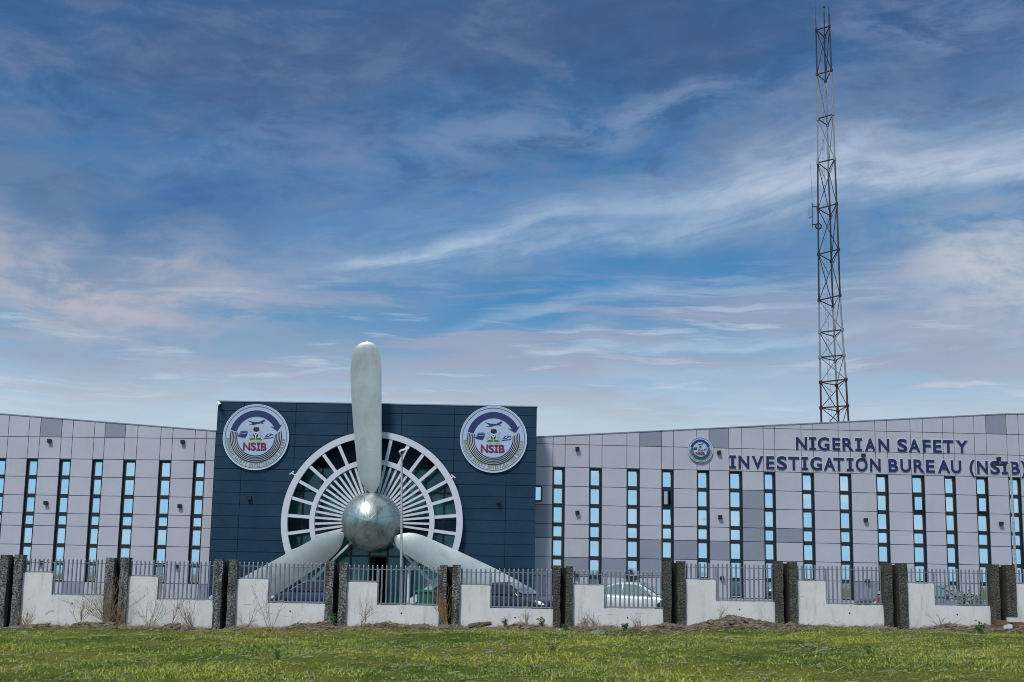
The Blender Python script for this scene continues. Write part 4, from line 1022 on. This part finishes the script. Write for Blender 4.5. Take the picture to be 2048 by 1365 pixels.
# ================================================================== WHEELED BIN
bp = at(852, 1200, 49.3); wb = thing('wheeled_bin', 'green wheeled rubbish bin behind the fence near the lamp post', 'bin', (bp.x, 49.3, gz0(bp.x)))
zt_ = at(852, 1182, 49.3).z; z0 = gz0(bp.x); hw = 18*49.3/FPX
m = MB(); m.hexa([(bp.x-hw*.72, 49.05, z0+.1), (bp.x+hw*.72, 49.05, z0+.1), (bp.x+hw*.72, 49.5, z0+.1), (bp.x-hw*.72, 49.5, z0+.1), (bp.x-hw, 48.95, zt_-.05), (bp.x+hw, 48.95, zt_-.05), (bp.x+hw, 49.6, zt_-.05), (bp.x-hw, 49.6, zt_-.05)], 'green')
for k in range(5): x = bp.x-hw*.6+hw*.3*k; m.hexa([(x-.012, 49.035, z0+.15), (x+.012, 49.035, z0+.15), (x+.012, 49.06, z0+.15), (x-.012, 49.06, z0+.15), (x-.012, 48.935, zt_-.1), (x+.012, 48.935, zt_-.1), (x+.012, 48.96, zt_-.1), (x-.012, 48.96, zt_-.1)], 'green')
obj('bin_body', m, wb)
m = MB(); m.box(bp.x-hw*1.12, bp.x+hw*1.12, 48.90, 49.66, zt_-.048, zt_+.0, 'green'); m.box(bp.x-hw*.95, bp.x+hw*.95, 48.98, 49.6, zt_+.001, zt_+.04, 'green'); m.tube((bp.x-hw*.8, 49.7, zt_), (bp.x+hw*.8, 49.7, zt_), .02, .02, 'green'); obj('lid', bevel(m.mesh('lid'), .012), wb)
for s in (-1, 1):
    m = MB(); m.tube((bp.x+s*hw*.78, 49.5, z0+.1), (bp.x+s*hw*.92, 49.5, z0+.1), .1, .1, 'tyre', n=16); obj('wheel', m, wb)

# ================================================================== CARS
def make_car():
    root = thing('parked_car', 'x', 'car')
    # body: stations rear to front: x, top z, half width, bottom z
    S = [(-2.28, .78, .60, .45), (-2.25, .90, .72, .34), (-2.1, .97, .82, .26), (-1.75, 1.00, .87, .22), (-1.2, .97, .90, .20), (-.5, .94, .905, .19), (.3, .92, .905, .19), (.95, .93, .90, .20), (1.3, .88, .88, .21), (1.75, .80, .85, .23), (2.05, .73, .79, .26), (2.2, .66, .70, .30), (2.27, .56, .58, .38)]
    m = MB(); vs = []
    for x, zt, hw, zb in S:
        sec = [(0, zt+.015), (hw*.45, zt+.012), (hw*.78, zt-.0), (hw*.93, zt-.05), (hw*.985, zt-.14), (hw, (zt+zb)/2+.02), (hw*.99, zb+.12), (hw*.93, zb+.02), (hw*.8, zb), (0, zb)]
        row = [(x, y, z) for y, z in sec]+[(x, -y, z) for y, z in sec[-2:0:-1]]
        vs += row
    k = len(row); fs = [(j*k+i, j*k+(i+1) % k, (j+1)*k+(i+1) % k, (j+1)*k+i) for j in range(len(S)-1) for i in range(k)]+[tuple(range(k)), tuple(range((len(S)-1)*k, len(S)*k))]
    m.add(vs, fs, 'silver', True)
    # cabin
    C = [(-1.80, .93, .74, .93), (-1.35, 1.18, .70, .9), (-.95, 1.36, .64, .9), (-.55, 1.435, .615, .9), (-.1, 1.45, .61, .9), (.25, 1.41, .62, .9), (.65, 1.22, .68, .9), (1.02, 1.0, .74, .9), (1.2, .90, .78, .88)]
    vs = []
    for x, zt, hw, zb in C:
        hb = .83
        sec = [(0, zt), (hw*.6, zt-.01), (hw*.9, zt-.035), (hw, min(zt-.06, zt-.06)), (hb-(hb-hw)*max(0, (zt-.06-zb))/.55*.12 if zt-.06 > zb+.02 else hw+.02, zb), (0, zb-.02)]
        row = [(x, y, z) for y, z in sec]+[(x, -y, z) for y, z in sec[-2:0:-1]]; vs += row
    k = len(row); fs = [(j*k+i, j*k+(i+1) % k, (j+1)*k+(i+1) % k, (j+1)*k+i) for j in range(len(C)-1) for i in range(k)]+[tuple(range(k)), tuple(range((len(C)-1)*k, len(C)*k))]
    m.add(vs, fs, 'silver', True)
    for x in (-.42, .62, -1.3):      # door shut lines
        for s in (-1, 1): m.box(x-.006, x+.006, s*.902, s*.909, .3, .88, 'tyre')
    for s in (-1, 1): m.box(-1.3, .62, s*.895, s*.909, .27, .30, 'tyre')
    body = obj('body', m, root)
    def quadstrip(pts, mt, nm, off=.008):
        m = MB(); m.add(pts, [tuple(range(len(pts)))], mt)
        me = m.mesh(nm); bm = bmesh.new(); bm.from_mesh(me); bmesh.ops.solidify(bm, geom=bm.faces[:], thickness=off); bm.to_mesh(me); bm.free(); obj(nm, me, root)
    def side(x, z, s, out=.012):
        # cabin side surface
        for (xa, za, ha, _), (xb, zb2, hb_, _) in zip(C[:-1], C[1:]):
            if xa <= x <= xb:
                t = (x-xa)/(xb-xa); zt = za+(zb2-za)*t-.06; hw = ha+(hb_-ha)*t; break
        f = (z-.9)/max(.05, zt-.9); f = max(0, min(1, f)); low = .83-(.83-hw)*max(0, zt-.9)/.55*.12
        return (x, s*(low+(hw-low)*f+out), z)
    for s in (-1, 1):
        quadstrip([side(x, z, s) for x, z in [(-1.42, .965), (-.42, .95), (-.42, 1.345), (-.75, 1.32), (-1.12, 1.19)]], 'carglass', 'side_window')
        quadstrip([side(x, z, s) for x, z in [(-.36, .95), (.82, .955), (.45, 1.23), (.15, 1.34), (-.36, 1.345)]], 'carglass', 'side_window')
    quadstrip([(.30, .53, 1.392), (.30, -.53, 1.392), (.68, -.60, 1.215), (1.08, -.68, .975), (1.08, .68, .975), (.68, .60, 1.215)], 'windscreen', 'windscreen', -.03)
    quadstrip([(-1.0, .53, 1.355), (-1.0, -.53, 1.355), (-1.38, -.60, 1.18), (-1.74, -.66, .985), (-1.74, .66, .985), (-1.38, .60, 1.18)], 'carglass', 'rear_window', .03)
    for x in (-1.42, 1.42):
        for s in (-1, 1):
            m = MB(); m.tube((x, s*.70, .32), (x, s*.915, .32), .315, .315, 'tyre', n=24); wh = obj('wheel', m, root)
            m = MB(); m.tube((x, s*.90, .32), (x, s*.925, .32), .20, .19, 'rim', n=20); obj('rim', m, wh)
            m = MB(); m.arc(.32, .39, -8, 188, -.01, .01, 'tyre', c=(0, 0), n=16); 
            a_ = obj('wheel_arch', m, root, (x, s*.905, .32))
    for s in (-1, 1):
        m = MB(); m.hexa([(1.9, s*.60, .56), (2.23, s*.50, .56), (2.15, s*.76, .56), (1.88, s*.845, .58), (1.85, s*.60, .72), (2.17, s*.50, .66), (2.06, s*.74, .68), (1.8, s*.83, .74)], 'lamp'); obj('headlight', m, root)
        m = MB(); m.box(-2.27, -2.12, s*.48, s*.80, .70, .86, 'redlamp'); obj('tail_light', m, root)
        m = MB(); m.box(.72, .86, s*.86, s*1.02, .96, 1.08, 'silver'); obj('mirror', bevel(m.mesh('mirror'), .03), root)
    m = MB(); m.box(2.2, 2.272, -.42, .42, .42, .54, 'tyre'); obj('grille', m, root)
    m = MB(); m.box(2.0, 2.285, -.7, .7, .27, .33, 'tyre'); obj('bumper', m, root)
    return root
proto = make_car()
cars = [(1272, 58.5, R_(-20), 'silver', 'silver sedan facing right behind the low wall opening beneath the open dark window', 1.02, 1164),
        (1018, 60, R_(-32), 'darkpaint', 'black sedan with pale windscreen behind the wall opening beside the right blade tip', 1.02, 1165),
        (636, 64, R_(165), 'bluepaint', 'dark blue car behind the railings under the left blade', 1.0, 1160),
        (1872, 57.5, R_(-36), 'greypaint', 'grey car with sloping windscreen behind the last wall opening on the right', 1.0, 1169),
        (1806, 66, R_(200), 'redpaint', 'black car whose bonnet and lower windscreen show behind the railings left of the grey car', 1, 1170)]
for i, (px, Yc, rz, pm, lab, sc_, ytop) in enumerate(cars):
    c = proto if i == 0 else copy_tree(proto)
    p = at(px, 1200, Yc); zr = at(px, ytop, Yc).z
    c.location = (p.x, Yc, zr-1.45*sc_); c.rotation_euler = (0, 0, rz); c.scale = (sc_, sc_, sc_)
    c['label'] = lab; c['group'] = 'cars parked behind the fence'
    if i:
        cache = {}
        if pm != 'greypaint':
            for ch in [x for x in COL.objects if x.parent == c and x.name.split('.')[0] == 'side_window']: ch.data = ch.data.copy(); ch.data.materials[0] = MT['tintglass']
        for ch in [x for x in COL.objects if x.parent == c and x.name.split('.')[0] in ('body', 'mirror')]:
            ch.data = ch.data.copy(); ch.data.materials[0] = MT[pm]

# ================================================================== PLANTS
def shrub_bare(px, hgt, spread, label, seed, m='twig', lean=0, n0=5, Y0=46.3, cat='bush', name='bare_bush'):
    rr = random.Random(seed); x0 = at(px, 1250, Y0).x; z0 = gz(x0, Y0)-.03
    t = thing(name, label, cat, (x0, Y0, z0), group='dead bushes and weeds at the foot of the fence'); mb = MB()
    def grow(p, d, L, r, lev):
        segs = 4; q = p.copy()
        for i in range(segs):
            d2 = (d+Vector((rr.uniform(-.22, .22), rr.uniform(-.12, .12), rr.uniform(-.12, .14)))).normalized(); q2 = q+d2*(L/segs)
            mb.tube(q, q2, r*(1-.7*i/segs), r*(1-.7*(i+1)/segs), m, n=4, caps=False)
            if lev < 3 and rr.random() < (.8 if lev == 0 else .6):
                dd = (d2+Vector((rr.uniform(-.9, .9), rr.uniform(-.3, .3), rr.uniform(-.1, .5)))).normalized(); grow(q2, dd, L*rr.uniform(.35, .6), r*.6, lev+1)
            q, d = q2, d2
    for i in range(n0):
        a = rr.uniform(-1, 1)*spread+lean
        grow(Vector((x0+rr.uniform(-.08, .08), Y0, z0)), Vector((a, rr.uniform(-.2, .15), 1)).normalized(), hgt*rr.uniform(.6, 1), .0105, 0)
    obj('branches', mb, t)
for a in [(218, 1.2, 1.6, 'tangled bare bush leaning against the second pillar from the left', 3, 'twig', -.5, 24),
          (160, .85, .8, 'bare thin bush before the leftmost full wall panel', 4, 'twig', 0, 6),
          (297, 1.1, .6, 'tall bare bush just right of the second pillar from the left', 5, 'twig', .2, 6),
          (385, .8, .9, 'low bare bush just left of the third pillar from the left', 8, 'twig', -.1, 11),
          (345, .9, .7, 'leaning bare stems in the middle of the second full wall panel', 9, 'twig', .5, 3),
          (541, 1.25, .55, 'tall forked bare bush below the step of the wall under the left blade', 12, 'twig', -.15, 4),
          (487, .65, .9, 'small bare bush just right of the third pillar from the left', 15, 'twig', .1, 5),
          (52, .5, .7, 'dry rust brown weed at the foot of the leftmost pillar', 17, 'drygrass', 0, 12),
          (893, .95, .45, 'dry rust brown weed climbing the pillar beside the green bin', 19, 'drygrass', -.2, 14),
          (235, .55, .5, 'dry rust brown weed in the gap of the second pillar from the left', 20, 'drygrass', 0, 10),
          (724, .7, .35, 'thin dry stalks before the wall panel below the hub', 22, 'drygrass', .2, 5),
          (1170, .42, .3, 'short brown stalks just right of the pillar between the black and silver cars', 24, 'twig', 0, 9),
          (1190, .36, .3, 'short brown stalks below the step of the wall by the silver car', 26, 'twig', 0, 7),
          (1276, .32, .3, 'short brown stalks below the silver car', 27, 'twig', 0, 7),
          (1053, .42, .3, 'short brown stalks below the black car', 28, 'twig', 0, 6),
          (1440, .5, .3, 'thin dry stems on top of the rubble mound', 30, 'drygrass', .2, 3),
          (1880, .45, .5, 'dry stems before the wall panel at the far right', 31, 'drygrass', 0, 3)]:
    shrub_bare(*a)
def leafy(px, Y0, hgt, wdt, n, label, seed, ls=.05, z0=None, cat='plant', name='leafy_plant', grp='green plants by the fence'):
    rr = random.Random(seed); x0 = at(px, 1250, Y0).x; z0 = gz(x0, Y0)-.02 if z0 is None else z0
    t = thing(name, label, cat, (x0, Y0, z0), group=grp); st = MB(); lf = MB()
    for i in range(max(4, n//25)):
        q = Vector((x0, Y0, z0)); d = Vector((rr.uniform(-1, 1)*wdt/hgt*.8, rr.uniform(-.3, .3), 1)).normalized(); L = hgt*rr.uniform(.6, 1)
        for s in range(5):
            d = (d+Vector((rr.uniform(-.15, .15), rr.uniform(-.1, .1), 0))).normalized(); q2 = q+d*L/5; st.tube(q, q2, .010*(1-s*.17), .010*(1-(s+1)*.17), 'leaf', n=4, caps=False)
            for k in range(5):
                c = q.lerp(q2, rr.random())+Vector((rr.uniform(-1, 1), rr.uniform(-1, 1), rr.uniform(-.6, 1)))*ls*1.2
                u = Vector((rr.uniform(-1, 1), rr.uniform(-1, 1), rr.uniform(-.3, .8))).normalized()*ls; v = u.cross(Vector((rr.uniform(-1, 1), rr.uniform(-1, 1), rr.uniform(-1, 1)))).normalized()*ls*.4
                lf.add([c-u, c+v, c+u, c-v], [(0, 1, 2, 3)], 'leaf')
            q = q2
    obj('stem', st, t); obj('foliage', lf, t)
leafy(667, 46.2, .5, .3, 160, 'small leafy plant in front of the pillar below the left blade', 40)
leafy(1010, 46.2, .38, .25, 110, 'small leafy weed before the wall panel left of the black car bonnet', 41)
leafy(1083, 46.2, .42, .25, 110, 'small leafy weed at the right end of the wall below the black car', 42)
leafy(1133, 45.6, .3, .3, 110, 'low leafy weed at the foot of the pillar right of the black car', 43)
leafy(1250, 44.8, .3, .3, 110, 'low leafy weed in the grass before the silver car', 44)
leafy(1945, 53, 1.4, 1.0, 420, 'dark green bush behind the railings beside the grey car', 45, .09, z0=0.25, cat='bush', name='green_bush')
leafy(1105, 33, .35, .3, 100, 'thin leafy weed in the middle of the lawn', 46, .03)
leafy(1740, 30, .34, .3, 100, 'thin leafy weed in the lawn towards the right', 47, .03)
leafy(1960, 43, .45, .45, 160, 'leafy weed in the grass before the far right pillar', 48, .05)
leafy(560, 28, .3, .2, 80, 'thin leafy weed in the lawn towards the left', 49, .025)

def straw(px, py_, n, hgt, label, seed):
    rr = random.Random(seed); Yv = EYE*FPX/(py_-1150); x0 = at(px, py_, Yv).x; z0 = gz(x0, Yv)
    mb = MB()
    for i in range(n):
        q = Vector((x0+rr.uniform(-.005, .005), Yv, z0)); d = Vector((rr.uniform(-.8, .8), rr.uniform(-.3, .3), 1)).normalized(); L = hgt*rr.uniform(.5, 1.1)
        for s in range(5):
            q2 = q+d*L/5; mb.tube(q, q2, .006*(1-.17*s), .006*(1-.17*(s+1)), 'straw', n=3, caps=False); q = q2; d = (d+Vector((d.x*.25, 0, -.28))).normalized()
    o = obj('grass_tuft', mb); tag(o, label, 'grass tuft', 'long pale grass tufts in the lawn')
MT['straw'] = mat('straw', (.30, .33, .13), .8, var=.3)
for a in [(1780, 1345, 9, .5, 'long pale grass tuft at the bottom of the lawn far to the right', 51), (1700, 1330, 5, .5, 'long pale grass blades in the lawn right of the middle', 52), (860, 1345, 6, .4, 'long pale grass tuft at the bottom of the lawn left of the middle', 53),
          (690, 1250, 9, .5, 'long green grass tuft near the pillar below the hub', 54), (1985, 1290, 8, .4, 'long grass tuft near the right edge of the lawn', 55), (1280, 1345, 6, .35, 'long pale grass tuft at the bottom middle of the lawn', 56), (300, 1340, 5, .35, 'long pale grass tuft in the lawn at lower left', 57)]:
    straw(*a)

# ------------------------------------------------------------------ bits lying about
def rock(px, py_, s, label, mt='stone', seed=0):
    rr = random.Random(seed); Yv = EYE*FPX/(py_-1150); Yv = min(Yv, 46.3); x0 = at(px, py_, Yv).x; bm = bmesh.new(); bmesh.ops.create_icosphere(bm, subdivisions=2, radius=1)
    for v in bm.verts:
        f = 1+.28*math.sin(v.co.x*3+seed)*math.cos(v.co.y*4+seed*2)+rr.uniform(-.08, .08); v.co = Vector((v.co.x*f*s, v.co.y*f*s*.8, v.co.z*f*s*.5))
    me = bpy.data.meshes.new('rock'); bm.to_mesh(me); bm.free(); me.materials.append(MT[mt])
    o = obj('rock', me, None, (x0, Yv, gz(x0, Yv)+s*.18), rr.uniform(0, 3)); tag(o, label, 'rock', 'larger rocks in the grass')
for i, a in enumerate([(1650, 1291, .12, 'large pale rock in the grass right of the rubble mound'), (1615, 1287, .15, 'large dark rock in the grass beside the pale one'), (1640, 1334, .09, 'dark rock low in the lawn right of centre'), (785, 1278, .13, 'pale rock in the grass below the hub'),
                       (1198, 1265, .22, 'broad flat pale rock in front of the pillar left of the silver car'), (48, 1264, .18, 'pale rock near the left edge of the lawn'), (137, 1312, .1, 'pale rock in the lawn at lower left'), (1912, 1296, .12, 'pale rock in the lawn at far right'), (980, 1296, .13, 'flat pale rock in the middle of the lawn')]):
    rock(*a, seed=i*3+1)
bp0 = at(2015, 1250, 45.9)
for i, (dx, dz, r) in enumerate([(-.42, 0, .1), (-.12, 0, -.2), (.25, 0, .15), (.6, 0, 0), (-.3, .16, .0), (.12, .16, .3), (.8, .02, .8)]):
    m = MB(); m.box(-.19, .19, -.1, .1, 0, .15, 'brick' if i not in (1, 5) else 'wallpaint'); o = obj('loose_block', bevel(m.mesh('loose_block'), .012), None, (bp0.x+dx, 45.7, gz(bp0.x+dx, 45.7)+dz), r)
    tag(o, ['loose red block at the left of the small pile by the far right pillar', 'pale loose block low in the pile by the far right pillar', 'loose red block low in the middle of the pile by the far right pillar', 'loose red block low at the right of the pile by the far right pillar', 'loose red block on top left of the pile by the far right pillar', 'pale loose block on top of the pile by the far right pillar', 'loose red block lying turned at the right end of the pile'][i], 'block', 'loose blocks by the far right pillar')
lg = at(965, 1245, 46.2); m = MB(); pp = [Vector((lg.x-.45, 46.1, gz(lg.x, 46.1)+.06)), Vector((lg.x-.1, 46.05, gz(lg.x, 46.1)+.12)), Vector((lg.x+.3, 46.1, gz(lg.x, 46.1)+.17))]
m.tube(pp[0], pp[1], .08, .09, 'wood', n=8); m.tube(pp[1], pp[2], .09, .06, 'wood', n=8); tag(obj('log', m), 'dark rotting log at the foot of the wall left of the black car', 'log')
sl = at(1128, 1250, 46.4); m = MB(); m.box(sl.x-.45, sl.x+.45, 46.2, 46.7, gz(sl.x, 46.3)-.02, gz(sl.x, 46.3)+.05, 'capwhite'); tag(obj('concrete_slab', bevel(m.mesh('s'), .01)), 'flat pale concrete slab under the pillar right of the black car', 'slab')
